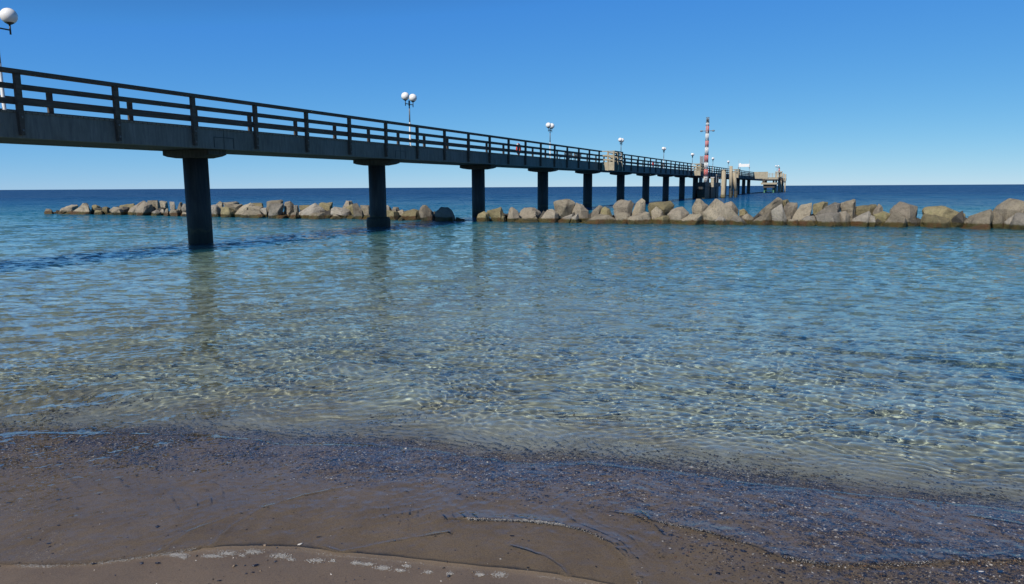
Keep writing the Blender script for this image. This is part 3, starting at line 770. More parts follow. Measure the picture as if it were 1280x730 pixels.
def polar(name,mat,az0,az1,na,r,zf,attr=None):
    az=np.linspace(az0,az1,na); A,Rr=np.meshgrid(az,r); x=np.sin(A)*Rr; y=np.cos(A)*Rr
    z=zf(x,y)
    nr=len(r); co=np.stack([x,y,z],-1).reshape(-1,3)
    me=bpy.data.meshes.new(name); me.vertices.add(nr*na); me.vertices.foreach_set('co',co.astype(np.float32).ravel())
    i=np.arange((nr-1)*(na-1)); rr=i//(na-1); cc=i%(na-1); v0=rr*na+cc
    q=np.stack([v0,v0+1,v0+na+1,v0+na],-1).astype(np.int32)
    me.loops.add(q.size); me.loops.foreach_set('vertex_index',q.ravel())
    me.polygons.add(len(q)); me.polygons.foreach_set('loop_start',np.arange(len(q),dtype=np.int32)*4)
    me.polygons.foreach_set('loop_total',np.full(len(q),4,dtype=np.int32))
    me.update(); me.validate()
    if attr is not None:
        a=me.attributes.new(attr[0],'FLOAT','POINT'); a.data.foreach_set('value',attr[1](x,y,z).ravel().astype(np.float32))
    o=link(name,me,mat,None,True)
    return o
# ---- sand and pebbly bed material
def m_ground():
    m,nt,b=newmat('wet_sand')
    geo=nt.nodes.new('ShaderNodeNewGeometry'); co=geo.outputs['Position']
    at=nt.nodes.new('ShaderNodeAttribute'); at.attribute_name='offshore'; s=at.outputs['Fac']
    f=noise(nt,co,3.0,8,.65); g=noise(nt,co,170,4,.85); big=noise(nt,co,.45,5,.6)
    sand=ramp(nt,f,[(.3,(.150,.112,.080)),(.7,(.208,.157,.112))])
    sp=ramp(nt,g,[(.34,(.35,.33,.3)),(.48,(1,1,1)),(.66,(1.55,1.5,1.42))])
    wet=mixc(nt,.7,sand.outputs[0],sp.outputs[0],'MULTIPLY')
    dm=nt.nodes.new('ShaderNodeAttribute'); dm.attribute_name='film_lift'
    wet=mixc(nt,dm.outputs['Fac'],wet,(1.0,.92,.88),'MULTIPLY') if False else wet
    tone=ramp(nt,dm.outputs['Fac'],[(0,(.80,.79,.78)),(1,(1.22,1.24,1.14))]); wet=mixc(nt,1.0,wet,tone.outputs[0],'MULTIPLY')  # sand under the film lightened, bare sand darkened, offsetting light lost in the water
    # submerged bed: paler sand with brown gravel patches
    g2=noise(nt,co,26,6,.8); patch=ramp(nt,noise(nt,co,1.1,7,.72,.6),[(.42,(0,0,0)),(.62,(1,1,1))])
    bed=ramp(nt,f,[(.3,(.42,.415,.35)),(.7,(.53,.525,.45))])
    grav=ramp(nt,g2,[(.3,(.08,.065,.04)),(.5,(.25,.20,.12)),(.7,(.45,.38,.25))])
    pf=nd(nt,'ShaderNodeMath',operation='MULTIPLY'); nt.links.new(patch.outputs[0],pf.inputs[0]); pf.inputs[1].default_value=.6
    # more brown gravel on the bed towards the left and close in
    sx=nt.nodes.new('ShaderNodeSeparateXYZ'); nt.links.new(co,sx.inputs[0])
    lf=nt.nodes.new('ShaderNodeMapRange'); nt.links.new(sx.outputs['X'],lf.inputs[0]); lf.inputs[1].default_value=1.5; lf.inputs[2].default_value=-4; lf.inputs[3].default_value=0; lf.inputs[4].default_value=.38
    nf=nt.nodes.new('ShaderNodeMapRange'); nt.links.new(s,nf.inputs[0]); nf.inputs[1].default_value=9; nf.inputs[2].default_value=1; nf.inputs[3].default_value=0; nf.inputs[4].default_value=1
    lm=nd(nt,'ShaderNodeMath',operation='MULTIPLY'); nt.links.new(lf.outputs[0],lm.inputs[0]); nt.links.new(nf.outputs[0],lm.inputs[1])
    la=nd(nt,'ShaderNodeMath',operation='ADD'); nt.links.new(lm.outputs[0],la.inputs[0]); nt.links.new(pf.outputs[0],la.inputs[1]); la.use_clamp=True
    sub=mixc(nt,la.outputs[0],bed.outputs[0],grav.outputs[0])
    deep=nt.nodes.new('ShaderNodeMapRange'); nt.links.new(s,deep.inputs[0]); deep.inputs[1].default_value=0.02; deep.inputs[2].default_value=.4
    c=mixc(nt,deep.outputs[0],wet,sub)
    nt.links.new(c,b.inputs['Base Color'])
    rr=nt.nodes.new('ShaderNodeMapRange'); nt.links.new(f,rr.inputs[0]); rr.inputs[3].default_value=.38; rr.inputs[4].default_value=.62
    nt.links.new(rr.outputs[0],b.inputs['Roughness'])
    h=nd(nt,'ShaderNodeMath',operation='MULTIPLY_ADD'); nt.links.new(f,h.inputs[0]); h.inputs[1].default_value=1.2; nt.links.new(g,h.inputs[2])
    bump(nt,b,h.outputs[0],.6,.004)
    return m
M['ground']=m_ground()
def geo_r(a,b,n): return a*(b/a)**(np.arange(n)/(n-1))
offattr=('offshore',lambda x,y,z:off_shore(x,y))
# one sheet: a disc reaching the horizon all the way round
rr_=np.concatenate([[.01,.5,1,1.5,2,2.3],geo_r(2.5,60,330),geo_r(62,60000,90)])
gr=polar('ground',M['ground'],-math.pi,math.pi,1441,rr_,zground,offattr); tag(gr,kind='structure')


# ---- water height
def waves_setup():
    r=np.random.default_rng(21); W_=[]
    def add(nw,l0,l1,th0,spread,amp,sel):
        for i in range(nw):
            l=math.exp(r.uniform(math.log(l0),math.log(l1))); th=r.normal(th0,spread)
            W_.append((2*math.pi/l*math.cos(th),2*math.pi/l*math.sin(th),r.uniform(0,6.28),amp*l/math.sqrt(nw),l,sel))
    add(10,.45,1.2,R(113),.10,.0135,0)    # long crests on the left, turned by the shallows
    add(12,.30,.9,R(60),.15,.0125,1)      # crests on the right running the other way
    add(24,.18,.42,R(90),.45,.013,2)
    add(54,.075,.17,R(88),.9,.029,2)
    add(40,.045,.085,R(90),1.2,.021,2)
    add(10,1.3,4.0,R(95),.4,.0035,2)
    return W_
WV=waves_setup()
# swash fronts (world x,y polylines traced on the sand, z about 0.05)
def poly_px(p): return np.array([ground(a,b,.04)[:2] for a,b in p])
LIP1=poly_px([(585,655),(650,655),(700,661),(735,670),(762,684),(782,705),(797,735),(806,760)])
LIP2=poly_px([(795,648),(850,660),(895,672),(945,688),(975,702),(1040,712),(1120,710),(1200,704),(1290,702),(1500,706),(1900,720)])
LIP0=poly_px([(-500,705),(-100,712),(0,716),(60,718),(110,716),(160,710),(215,700),(245,695)])
EDGE=poly_px([(-900,700),(-500,705),(-100,712),(0,716),(110,717),(215,701),(250,697),(290,694),(330,693),(370,693),(410,699),(450,702),(490,706),(540,712),(600,718),(680,726),(740,736),(800,748),(900,752),(1000,760),(1300,770),(1900,790)])
GOLD=[poly_px([(262,694),(290,665),(330,640),(380,622),(440,608)]),poly_px([(200,700),(240,672),(300,648)]),poly_px([(405,690),(425,697),(470,688),(560,672)]),poly_px([(640,690),(680,702),(700,716),(712,732)]),poly_px([(800,640),(830,672),(826,700)]),poly_px([(1215,640),(1260,648),(1300,655)])]
def dist_poly(x,y,P):
    best=np.full(x.shape,1e9); side=np.zeros(x.shape); par=np.zeros(x.shape); acc=0
    for (ax,ay),(bx,by) in zip(P[:-1],P[1:]):
        dx,dy=bx-ax,by-ay; ll=dx*dx+dy*dy; t=np.clip(((x-ax)*dx+(y-ay)*dy)/ll,0,1)
        ex=x-(ax+t*dx); ey=y-(ay+t*dy); dd=np.hypot(ex,ey); sg=np.sign(dx*(y-ay)-dy*(x-ax))
        k=dd<best; best=np.where(k,dd,best); side=np.where(k,sg,side); par=np.where(k,acc+t*math.sqrt(ll),par); acc+=math.sqrt(ll)
    return best,side,par
def zwater(x,y):
    rad=np.hypot(x,y); z=np.zeros(x.shape)
    # slow warping keeps the ripples from looking like plain sines
    wx=x+(vnoise(x,y,.9,31)-.5)*.35+(vnoise(x,y,.3,32)-.5)*.09; wy=y+(vnoise(x,y,.9,33)-.5)*.35+(vnoise(x,y,.3,34)-.5)*.09
    left=np.clip(.5-x/6.0,0,1); left=left*left*(3-2*left)
    cell=rad*.0022+.001
    gust=.65+.7*vnoise(x,y,3.3,35)
    for kx,ky,ph,a,l,sel in WV:
        lod=np.clip((l/cell-2.6)/3,0,1)
        if not lod.any(): continue
        w=1. if sel==2 else (left if sel==0 else 1-left)
        u=np.sin(kx*wx+ky*wy+ph)
        if l>.4: u=u+.35*np.cos(2*(kx*wx+ky*wy+ph))*.5
        z+=a*w*lod*u
    z*=gust*.55
    s=off_shore(x,y)
    calm=np.clip((s+.02)/1.1,0,1); calm=.05+.95*calm**1.3
    z*=calm
    # swash film on the beach slope
    near=rad<9
    if near.any():
        xn,yn,sn=x[near],y[near],s[near]
        g=zground(xn,yn)
        de,se,_=dist_poly(xn,yn,EDGE); wet=de*se    # positive seawards of the edge
        rip=(vnoise(xn,yn,.06,41)-.5)*.0030+(vnoise(xn,yn*.8,.028,42)-.5)*.0012
        for th,lam,amp,sd_ in((-.85,.085,.0030,43),(-.35,.060,.0022,53),(.5,.11,.0022,63)):
            ph=(xn*math.cos(th)+yn*math.sin(th)+(vnoise(xn,yn,.45,sd_)-.5)*.30+(vnoise(xn,yn,.12,sd_+1)-.5)*.05)*2*math.pi/lam
            rip+=.30*amp*(np.exp(-(np.sin(ph/2)/.5)**2)-.25)*np.clip(vnoise(xn,yn,.28,sd_+2)*2.4-.9,0,1)
        film=np.where(wet>0,-.0105*np.clip((sn+.6)/.6,0,1)*np.clip(wet/.5,0,1)+.0032*np.tanh(wet/.035)+.012*np.clip(wet/.45,0,1)+rip*np.clip(wet/.14,0,1),np.maximum(wet*.0914,-.03))
        for P,amp,wd in((LIP0,.004,.018),(LIP1,.0075,.026),(LIP2,.0075,.030)):
            dd,sd,par=dist_poly(xn,yn,P)
            k=np.where(dd*sd>0,wd*2.8,wd*.85)
            m_=.55+.6*vnoise(par,par*0,.11,46)+.35*vnoise(par,par*0,.031,47)
            film+=amp*m_*np.exp(-(dd/k)**2)
        for q,P in enumerate(GOLD):
            dd,sd,par=dist_poly(xn,yn,P); film+=.0032*np.exp(-(dd/.013)**2)*(.4+vnoise(par,par*0,.09,50+q))*(wet>.02)
        zz=g+film
        lvl=z[near]
        z[near]=np.where(wet<0,zz,.5*(lvl+zz+np.sqrt((lvl-zz)**2+(.016*np.clip(vnoise(xn,yn,.55,91)*2.4-.5,.12,1.3))**2)))
    far=~near
    z[far]=np.where(s[far]<-1.5,-.25,z[far])
    return z
def murk(x,y,z):
    return np.clip(-zground(x,y),0,60)
def m_water():
    m=bpy.data.materials.new('sea_water'); m.use_nodes=True; nt=m.node_tree; nt.nodes.clear()
    out=nt.nodes.new('ShaderNodeOutputMaterial')
    geo=nt.nodes.new('ShaderNodeNewGeometry'); co=geo.outputs['Position']
    at=nt.nodes.new('ShaderNodeAttribute'); at.attribute_name='depth'
    tc=co
    ln=nd(nt,'ShaderNodeVectorMath',operation='LENGTH'); nt.links.new(co,ln.inputs[0]); dist=ln.outputs['Value']
    # small wavelets the mesh is too coarse for: strength grows with distance
    mp=nt.nodes.new('ShaderNodeMapping'); mp.inputs['Scale'].default_value=(.55,1,1); mp.inputs['Rotation'].default_value=(0,0,R(8)); nt.links.new(co,mp.inputs[0])
    def rng_(a,b,lo,hi):
        q=nt.nodes.new('ShaderNodeMapRange'); nt.links.new(dist,q.inputs[0])
        for i,v in zip((1,2,3,4),(a,b,lo,hi)): q.inputs[i].default_value=v
        return q.outputs[0]
    def slope(scale,amount,detail=3,rough=.6):
        x=nt.nodes.new('ShaderNodeTexNoise'); x.inputs['Scale'].default_value=scale; x.inputs['Detail'].default_value=detail; x.inputs['Roughness'].default_value=rough
        nt.links.new(mp.outputs[0],x.inputs['Vector'])
        s1=nd(nt,'ShaderNodeVectorMath',operation='SUBTRACT'); nt.links.new(x.outputs['Color'],s1.inputs[0]); s1.inputs[1].default_value=(.5,.5,.5)
        s2=nd(nt,'ShaderNodeVectorMath',operation='MULTIPLY'); nt.links.new(s1.outputs[0],s2.inputs[0]); s2.inputs[1].default_value=(.7,1,0)
        s3=nd(nt,'ShaderNodeVectorMath',operation='SCALE'); nt.links.new(s2.outputs[0],s3.inputs[0]); nt.links.new(amount,s3.inputs['Scale'])
        return s3.outputs[0]
    N=geo.outputs['Normal']
    for sl in (slope(38,rng_(3,13,.20,.30),2),slope(7,rng_(4,18,.05,1.6)),slope(1.6,rng_(14,36,0,1.7)),slope(.30,rng_(36,90,0,1.8)),slope(.05,rng_(90,300,0,1.5)),slope(.012,rng_(250,900,0,1.4),4,.7)):
        ad=nd(nt,'ShaderNodeVectorMath',operation='ADD'); nt.links.new(N,ad.inputs[0]); nt.links.new(sl,ad.inputs[1]); N=ad.outputs[0]
    nn=nd(nt,'ShaderNodeVectorMath',operation='NORMALIZE'); nt.links.new(N,nn.inputs[0]); N=nn.outputs[0]
    glass=nt.nodes.new('ShaderNodeBsdfPrincipled'); glass.inputs['IOR'].default_value=1.333; glass.inputs['Transmission Weight'].default_value=1
    glass.inputs['Roughness'].default_value=0.0
    # transmission tint with the depth of the water (ramp input is depth/4 m)
    dv=nd(nt,'ShaderNodeMath',operation='MULTIPLY'); nt.links.new(at.outputs['Fac'],dv.inputs[0]); dv.inputs[1].default_value=.25
    tint=ramp(nt,dv.outputs[0],[(0,(1,1,1)),(.05,(.82,.98,.93)),(.20,(.58,.90,.86)),(1,(.22,.6,.66))])
    nt.links.new(tint.outputs[0],glass.inputs['Base Color'])
    body=nt.nodes.new('ShaderNodeBsdfDiffuse'); bg_=nt.nodes.new('ShaderNodeBsdfGlossy'); bf=nt.nodes.new('ShaderNodeFresnel'); bf.inputs['IOR'].default_value=1.333
    pn=noise(nt,co,.035,5,.6,.5)
    far_=nt.nodes.new('ShaderNodeMapRange'); nt.links.new(at.outputs['Fac'],far_.inputs[0]); far_.inputs[1].default_value=1.2; far_.inputs[2].default_value=6
    fa=nd(nt,'ShaderNodeMath',operation='MULTIPLY_ADD'); nt.links.new(pn,fa.inputs[0]); fa.inputs[1].default_value=.7; nt.links.new(far_.outputs[0],fa.inputs[2])
    bc=ramp(nt,fa.outputs[0],[(.20,(.08,.27,.27)),(.38,(.012,.14,.22)),(.75,(.003,.075,.19)),(1.0,(.0015,.048,.145))])
    nt.links.new(bc.outputs[0],body.inputs['Color'])
    mk=nt.nodes.new('ShaderNodeMapRange'); nt.links.new(at.outputs['Fac'],mk.inputs[0]); mk.inputs[1].default_value=.12; mk.inputs[2].default_value=2.5; mk.inputs[3].default_value=0; mk.inputs[4].default_value=1
    mk.interpolation_type='SMOOTHSTEP'
    rg=rng_(20,200,.0,.28); nt.links.new(rg,bg_.inputs['Roughness'])
    for x in(glass,bg_,bf): nt.links.new(N,x.inputs['Normal'])
    # a wind-roughened sea averages its Fresnel over many facets, so it never reaches full mirror strength
    av=nd(nt,'ShaderNodeMath',operation='MULTIPLY'); nt.links.new(bf.outputs[0],av.inputs[0]); av.inputs[1].default_value=.60
    bm_=nt.nodes.new('ShaderNodeMixShader'); nt.links.new(av.outputs[0],bm_.inputs[0]); nt.links.new(body.outputs[0],bm_.inputs[1]); nt.links.new(bg_.outputs[0],bm_.inputs[2]); body=bm_
    top=nt.nodes.new('ShaderNodeMixShader'); nt.links.new(mk.outputs[0],top.inputs[0]); nt.links.new(glass.outputs[0],top.inputs[1]); nt.links.new(body.outputs[0],top.inputs[2])
    # where the wash thins to a film it neither bends light nor tints it: clear sheen only
    th=nt.nodes.new('ShaderNodeAttribute'); th.attribute_name='thin'
    dt=nd(nt,'ShaderNodeVectorMath',operation='DOT_PRODUCT'); nt.links.new(geo.outputs['Incoming'],dt.inputs[0]); nt.links.new(geo.outputs['Normal'],dt.inputs[1])
    ab=nd(nt,'ShaderNodeMath',operation='ABSOLUTE'); nt.links.new(dt.outputs['Value'],ab.inputs[0])
    om=nd(nt,'ShaderNodeMath',operation='SUBTRACT'); om.inputs[0].default_value=1; nt.links.new(ab.outputs[0],om.inputs[1])
    pw=nd(nt,'ShaderNodeMath',operation='POWER'); nt.links.new(om.outputs[0],pw.inputs[0]); pw.inputs[1].default_value=5
    ff=nd(nt,'ShaderNodeMath',operation='MULTIPLY_ADD'); nt.links.new(pw.outputs[0],ff.inputs[0]); ff.inputs[1].default_value=.98; ff.inputs[2].default_value=.02
    tr=nt.nodes.new('ShaderNodeBsdfTransparent'); gs=nt.nodes.new('ShaderNodeBsdfGlossy'); gs.inputs['Roughness'].default_value=.03
    fm=nt.nodes.new('ShaderNodeMixShader'); nt.links.new(ff.outputs[0],fm.inputs[0]); nt.links.new(tr.outputs[0],fm.inputs[1]); nt.links.new(gs.outputs[0],fm.inputs[2])
    t2=nt.nodes.new('ShaderNodeMixShader'); nt.links.new(th.outputs['Fac'],t2.inputs[0]); nt.links.new(top.outputs[0],t2.inputs[1]); nt.links.new(fm.outputs[0],t2.inputs[2]); top=t2
    nt.links.new(top.outputs[0],out.inputs['Surface'])
    return m
M['water']=m_water()
dattr=('depth',murk)
AZ=R(58)
seas=[]
o=polar('sea',M['water'],-AZ,AZ,1250,np.concatenate([geo_r(2.35,5.5,430),geo_r(5.52,20,480),geo_r(20.05,72,330)]),zwater,dattr); tag(o,kind='structure'); seas.append(o)
_co=np.empty(len(o.data.vertices)*3,np.float32); o.data.vertices.foreach_get('co',_co); _co=_co.reshape(-1,3).astype(float)
_th=np.clip((.0045-(_co[:,2]-zground(_co[:,0],_co[:,1])))/.0012,0,1)
_a=o.data.attributes.new('thin','FLOAT','POINT'); _a.data.foreach_set('value',_th.astype(np.float32))
for a,b in((-R(100),-AZ),(AZ,R(100))):
    o=polar('sea',M['water'],a,b,220,geo_r(2.35,72,300),zwater,dattr); tag(o,kind='structure'); seas.append(o)
def zfar(x,y): return np.where(off_shore(x,y)<-1.5,-.4,0.)
o=polar('sea',M['water'],-R(100),R(100),500,np.concatenate([[71.99],geo_r(73,50000,160)]),zfar,dattr); tag(o,kind='structure'); seas.append(o)
# ---- pebbles and mussel shell grit: nobody could count it
def pebbles(name,N,size,px_poly_density,palette,flat=.55,seed=5,ylo=-1.9,yhi=.5):
    r=np.random.default_rng(seed)
    x=r.uniform(-5.2,5.2,N); y=shore(x)+r.uniform(ylo,yhi,N)
    keep=r.random(N)<px_poly_density(x,y); x=x[keep]; y=y[keep]; k=len(x)
    sz=size[0]*np.exp(r.normal(0,size[1],k)); z=zground(x,y)+sz*.15
    base=np.array([(1,0,0),(0,1,0),(-1,0,0),(0,-1,0),(0,0,1),(0,0,-1)],float)
    V=base[None]*(.8+.4*r.random((k,6,1)))
    ang=r.uniform(0,6.28,k); el=.7+.6*r.random(k)
    V[:,:,0]*=el[:,None]; V[:,:,2]*=flat
    tl=r.normal(0,.35,k)
    c,s=np.cos(ang)[:,None],np.sin(ang)[:,None]
    X=V[:,:,0]*c-V[:,:,1]*s; Y=V[:,:,0]*s+V[:,:,1]*c; Z=V[:,:,2]+X*tl[:,None]
    co=np.stack([X*sz[:,None]+x[:,None],Y*sz[:,None]+y[:,None],Z*sz[:,None]+z[:,None]],-1).reshape(-1,3)
    tri=np.array([(0,1,4),(1,2,4),(2,3,4),(3,0,4),(1,0,5),(2,1,5),(3,2,5),(0,3,5)])
    T=(tri[None]+6*np.arange(k)[:,None,None]).reshape(-1,3).astype(np.int32)
    me=bpy.data.meshes.new(name); me.vertices.add(len(co)); me.vertices.foreach_set('co',co.astype(np.float32).ravel())
    me.loops.add(T.size); me.loops.foreach_set('vertex_index',T.ravel()); me.polygons.add(len(T))
    me.polygons.foreach_set('loop_start',np.arange(len(T),dtype=np.int32)*3); me.polygons.foreach_set('loop_total',np.full(len(T),3,dtype=np.int32)); me.update()
    P=np.array([p[1] for p in palette]); w=np.array([p[0] for p in palette]); w=w/w.sum()
    ci=r.choice(len(P),k,p=w); C=P[ci]*(.7+.6*r.random((k,1))); C=np.repeat(np.concatenate([np.clip(C,0,1),np.ones((k,1))],1),6,0)
    ca=me.color_attributes.new('tone','FLOAT_COLOR','POINT'); ca.data.foreach_set('color',C.astype(np.float32).ravel())
    m,nt,b=newmat(name); a=nt.nodes.new('ShaderNodeVertexColor'); a.layer_name='tone'; nt.links.new(a.outputs[0],b.inputs['Base Color']); b.inputs['Roughness'].default_value=.3
    o=link(name,me,m); tag(o,kind='stuff'); return o
def band(x,y):
    s=y-shore(x)
    e=vnoise(x,y,.5,61)*.5+vnoise(x,y,.13,62)*.5
    lo=np.interp(x,[-5,-3,-1.2,0,.8,1.6,2.6,5],[-.85,-.85,-.72,-.75,-.85,-.95,-.95,-1.0])
    core=np.clip((s-lo)/.45,0,1)**1.3*np.clip((.42-s)/.35,0,1)
    pat=.25+.75*np.clip((e-.36)*5,0,1)
    right=np.clip((x-.6)/1.2,0,1)*np.clip((-s-.45)/.2,0,1)*np.clip((s+1.5)/.4,0,1)
    return np.clip(core*pat*.95+right*.85*pat,0,1)+.006
pb=pebbles('gravel',640000,(.0037,.45),band,[(.46,(.03,.035,.055)),(.2,(.06,.05,.045)),(.16,(.15,.11,.075)),(.09,(.25,.19,.14)),(.075,(.68,.64,.58)),(.03,(.30,.17,.09))],seed=5)
def bed_density(x,y):
    s=y-shore(x); return np.clip((s-.0)/.3,0,1)*np.clip((2.6-s)/1.5,0,1)*np.clip((vnoise(x,y,.45,71)-.45)*4,0,1)*.35
pb2=pebbles('gravel',70000,(.007,.45),bed_density,[(.4,(.10,.08,.05)),(.3,(.2,.16,.1)),(.2,(.05,.05,.04)),(.1,(.45,.42,.36))],seed=9,ylo=-.1,yhi=2.6)
# ---- foam: little clusters of bubbles left along the edge of the last wash
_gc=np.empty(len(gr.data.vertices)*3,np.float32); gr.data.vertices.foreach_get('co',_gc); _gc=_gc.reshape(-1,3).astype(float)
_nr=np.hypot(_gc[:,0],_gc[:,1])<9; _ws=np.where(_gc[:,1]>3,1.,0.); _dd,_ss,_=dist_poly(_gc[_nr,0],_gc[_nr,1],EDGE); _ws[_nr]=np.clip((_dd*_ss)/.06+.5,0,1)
_a=gr.data.attributes.new('film_lift','FLOAT','POINT'); _a.data.foreach_set('value',_ws.astype(np.float32))  # where the film covers the sand; drives the light offset in its colour
def foam():
    r=np.random.default_rng(4)
    spots=[(221,697,26,7),(230,700,8,2),(265,698,26,6),(284,694,24,8),(317,691,24,8),(303,696,6,2),(350,696,26,9),(364,701,10,4),(395,702,20,7),(445,705,14,6),(459,706,16,6),(478,711,20,8),(500,714,12,2),(416,702,6,3),(535,716,10,4),(562,718,8,4),(600,719,12,4),(625,719,18,9),(508,708,8,4)]
    X=[];Y=[];S=[];ON=[]
    for x,y,w,h_ in spots:
        k=int(w*12); px=x+r.normal(0,w*.24,k)+2*np.sin(np.arange(k)); py=y+r.normal(0,max(1.1,h_*.2),k)
        for a_,b_ in zip(px,py):
            g=ground(a_,b_,.065); X.append(g[0]);Y.append(g[1]);S.append(r.uniform(.0009,.0028)); ON.append(0)
    for P,dn in((LIP0,3500),(LIP1,3600),(LIP2,2600),(EDGE,2500)):
        P=P[np.abs(P[:,0])<4.5]
        seg=np.hypot(*(P[1:]-P[:-1]).T); cum=np.concatenate([[0],np.cumsum(seg)]); u=r.random(dn)*cum[-1]
        qx=np.interp(u,cum,P[:,0]); qy=np.interp(u,cum,P[:,1])
        keep=r.random(dn)<np.clip(vnoise(qx,qy,.16,81)*2.2-.75,0,1)*(.35 if P is EDGE else 1)
        qx=qx[keep]+r.normal(0,.005,keep.sum()); qy=qy[keep]+r.normal(0,.006,keep.sum())-.008
        X+=list(qx);Y+=list(qy);S+=list(r.uniform(.0007,.0022,len(qx))); ON+=[1]*len(qx)
    X=np.array(X);Y=np.array(Y);S=np.array(S);ON=np.array(ON)
    Z=np.where(ON==1,np.maximum(zwater(X,Y),zground(X,Y)),zground(X,Y)+.0015)
    bm=bmesh.new(); bmesh.ops.create_icosphere(bm,subdivisions=1,radius=1); bv=np.array([v.co for v in bm.verts]); bf=np.array([[v.index for v in f.verts] for f in bm.faces]); bm.free()
    co=(bv[None]*S[:,None,None]*np.array([1,1,.6])+np.stack([X,Y,Z],-1)[:,None]).reshape(-1,3); T=(bf[None]+len(bv)*np.arange(len(X))[:,None,None]).reshape(-1,3).astype(np.int32)
    me=bpy.data.meshes.new('foam'); me.vertices.add(len(co)); me.vertices.foreach_set('co',co.astype(np.float32).ravel())
    me.loops.add(T.size); me.loops.foreach_set('vertex_index',T.ravel()); me.polygons.add(len(T))
    me.polygons.foreach_set('loop_start',np.arange(len(T),dtype=np.int32)*3); me.polygons.foreach_set('loop_total',np.full(len(T),3,dtype=np.int32)); me.update()
    mt,nt,b=newmat('foam_bubbles'); b.inputs['Base Color'].default_value=(.56,.54,.51,1); b.inputs['Roughness'].default_value=.18; b.inputs['Transmission Weight'].default_value=.5
    tag(link('foam',me,mt,None,True),kind='stuff')
foam()
# ---- single flakes of weed and shells on the sand
def flake(px,py,sz,rot,label,mat,name,cat,grp):
    g=ground(px,py,.06); gz=float(zground(np.array([g[0]]),np.array([g[1]]))[0]); g=ground(px,py,gz)
    bm=bmesh.new(); bmesh.ops.create_icosphere(bm,subdivisions=2,radius=1)
    for v in bm.verts:
        k=mnoise.noise(v.co*1.7+Vector((px,py,0)))*.5+1; v.co=Vector((v.co.x*sz*1.25*k,v.co.y*sz*.62*k,v.co.z*sz*.28+ .1*sz*v.co.x**2))
    me=bpy.data.meshes.new(name); bm.to_mesh(me); bm.free(); o=link(name,me,mat,None,True)
    o.location=(g[0],g[1],gz+sz*.12+.004); o.rotation_euler=(0,0,rot); tag(o,label,cat,grp)
mb,nt,b=newmat('mussel_shell'); b.inputs['Base Color'].default_value=(.012,.014,.028,1); b.inputs['Roughness'].default_value=.25
mw,nt,b=newmat('white_shell'); b.inputs['Base Color'].default_value=(.62,.58,.52,1); b.inputs['Roughness'].default_value=.4
for px,py,sz,rot,lb in((319,708,.012,.5,'biggest black mussel shell on the smooth wet sand below the foam line'),(316,716.5,.006,.1,'tiny black fragment just below the biggest mussel shell'),(274,727,.007,.2,'black shell at the bottom edge left of the biggest mussel shell'),(197,705,.010,.1,'black shell beside the foam line at lower left'),(117,706,.008,.3,'dark shell on the wet sand in the lower left corner area'),(640,672,.009,-.2,'lone black shell under the curled wave lip'),(398,672.5,.008,.2,'dark shell in the thin wash near the bottom centre'),(1030,652,.010,.4,'dark shell lying in the gravel at lower right')):
    flake(px,py,sz,rot,lb,mb,'mussel_shell','shell','dark mussel shells')
for px,py,sz,rot,lb in((11,631,.011,.1,'white shell at the left edge in the gravel'),(73,627,.010,.6,'white shell in the gravel near the left edge'),(61,681,.009,.2,'small white shell low on the left in the wash'),(375,681.5,.010,.7,'white shell sliver on the wash edge, bottom centre left'),(566,594,.009,.3,'white shell fragment in the middle of the gravel'),(1225,717,.018,.1,'large whitish shell at the lower right'),(1250,717,.014,.4,'whitish shell right beside the large one, lower right'),(1072,583,.013,.2,'pale shell under the clear water on the right')):
    flake(px,py,sz,rot,lb,mw,'white_shell','shell','pale shells')

# ------------------------------------------------------------------ light
SUN_EL=R(43); dl=R(10)
sh=-d*math.cos(dl)+n*math.sin(dl); sunv=np.array([sh[0]*math.cos(SUN_EL),sh[1]*math.cos(SUN_EL),math.sin(SUN_EL)])
sun=bpy.data.objects.new('sun',bpy.data.lights.new('sun','SUN')); col.objects.link(sun)
sun.data.energy=4.8; sun.data.angle=R(.5); sun.data.color=(1,.93,.82)
sun.rotation_euler=Vector(sunv).to_track_quat('Z','Y').to_euler()
world=bpy.data.worlds.new('World'); sc.world=world; world.use_nodes=True; wn=world.node_tree
bg=wn.nodes['Background']; sky=wn.nodes.new('ShaderNodeTexSky'); sky.sky_type='NISHITA'; sky.sun_disc=False
sky.sun_elevation=SUN_EL; sky.sun_rotation=math.atan2(sh[0],sh[1])%(2*math.pi)
sky.air_density=.6; sky.dust_density=.0; sky.ozone_density=6.0; sky.altitude=0
sp_=wn.nodes.new('ShaderNodeSeparateColor'); cb_=wn.nodes.new('ShaderNodeCombineColor'); wn.links.new(sky.outputs[0],sp_.inputs[0])
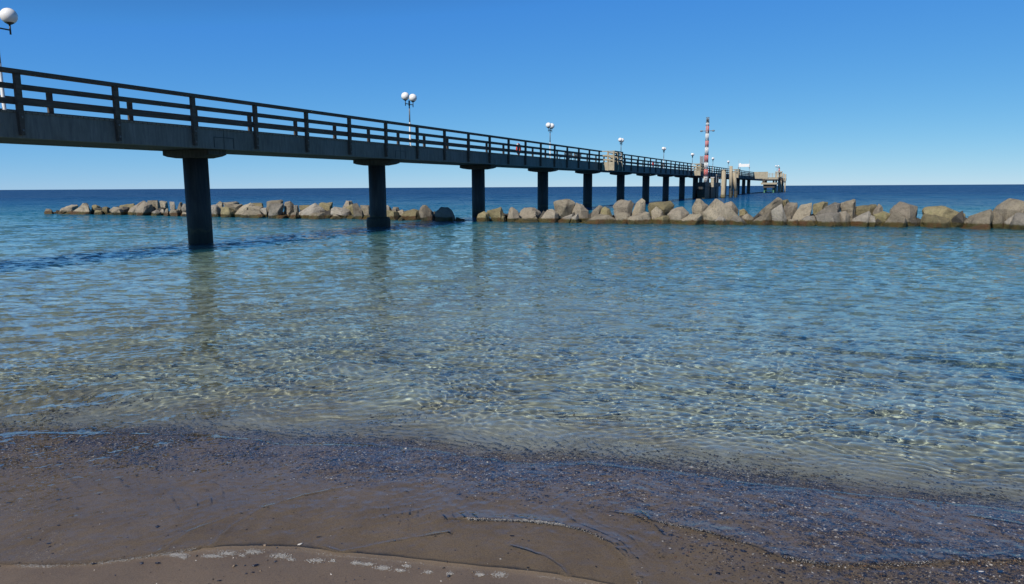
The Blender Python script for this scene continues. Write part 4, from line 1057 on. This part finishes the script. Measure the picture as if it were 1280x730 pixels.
for i,(c_,p_) in enumerate(((.66,1.1),(.70,.67),(.79,.22))):   # the photo's deep polarised blue
    a_=wn.nodes.new('ShaderNodeMath'); a_.operation='MULTIPLY'; a_.inputs[1].default_value=.0933
    b_=wn.nodes.new('ShaderNodeMath'); b_.operation='POWER'; b_.inputs[1].default_value=p_
    e_=wn.nodes.new('ShaderNodeMath'); e_.operation='MULTIPLY'; e_.inputs[1].default_value=c_/.0933
    lim,pw_=((.11,.2),(.21,.8),(.44,1.3))[i]      # the zenith falls off faster than the band near the horizon
    f_=wn.nodes.new('ShaderNodeMath'); f_.operation='DIVIDE'; f_.inputs[1].default_value=lim
    g_=wn.nodes.new('ShaderNodeMath'); g_.operation='MINIMUM'; g_.inputs[1].default_value=1
    h_=wn.nodes.new('ShaderNodeMath'); h_.operation='POWER'; h_.inputs[1].default_value=pw_
    k_=wn.nodes.new('ShaderNodeMath'); k_.operation='MULTIPLY'
    wn.links.new(sp_.outputs[i],a_.inputs[0]); wn.links.new(a_.outputs[0],b_.inputs[0]); wn.links.new(b_.outputs[0],e_.inputs[0])
    wn.links.new(a_.outputs[0],f_.inputs[0]); wn.links.new(f_.outputs[0],g_.inputs[0]); wn.links.new(g_.outputs[0],h_.inputs[0]); wn.links.new(h_.outputs[0],k_.inputs[0]); wn.links.new(e_.outputs[0],k_.inputs[1]); wn.links.new(k_.outputs[0],cb_.inputs[i])
wn.links.new(cb_.outputs[0],bg.inputs[0]); bg.inputs[1].default_value=.10
# real caustics: sun focused on the bed by the ripples
if CAUSTICS:
    sun.data.cycles.is_caustics_light=True
    for o in seas[:1]: o.cycles.is_caustics_caster=True
    for o in [gr,pb,pb2]+ROCKS: o.cycles.is_caustics_receiver=True
    for o in bpy.data.objects:
        if o.name.startswith('pile'): o.cycles.is_caustics_receiver=True
sc.render.engine='CYCLES'
cy=sc.cycles; cy.use_denoising=True; cy.denoiser='OPENIMAGEDENOISE'; cy.denoising_input_passes='RGB_ALBEDO_NORMAL'
cy.max_bounces=8; cy.transmission_bounces=6; cy.glossy_bounces=4; cy.diffuse_bounces=3; cy.transparent_max_bounces=8
cy.caustics_reflective=False; cy.caustics_refractive=True; cy.blur_glossy=.3; cy.sample_clamp_indirect=6
sc.view_settings.view_transform='Standard'; sc.view_settings.look='None'; sc.view_settings.gamma=1; sc.view_settings.use_curve_mapping=False
sc.view_settings.exposure=0.0
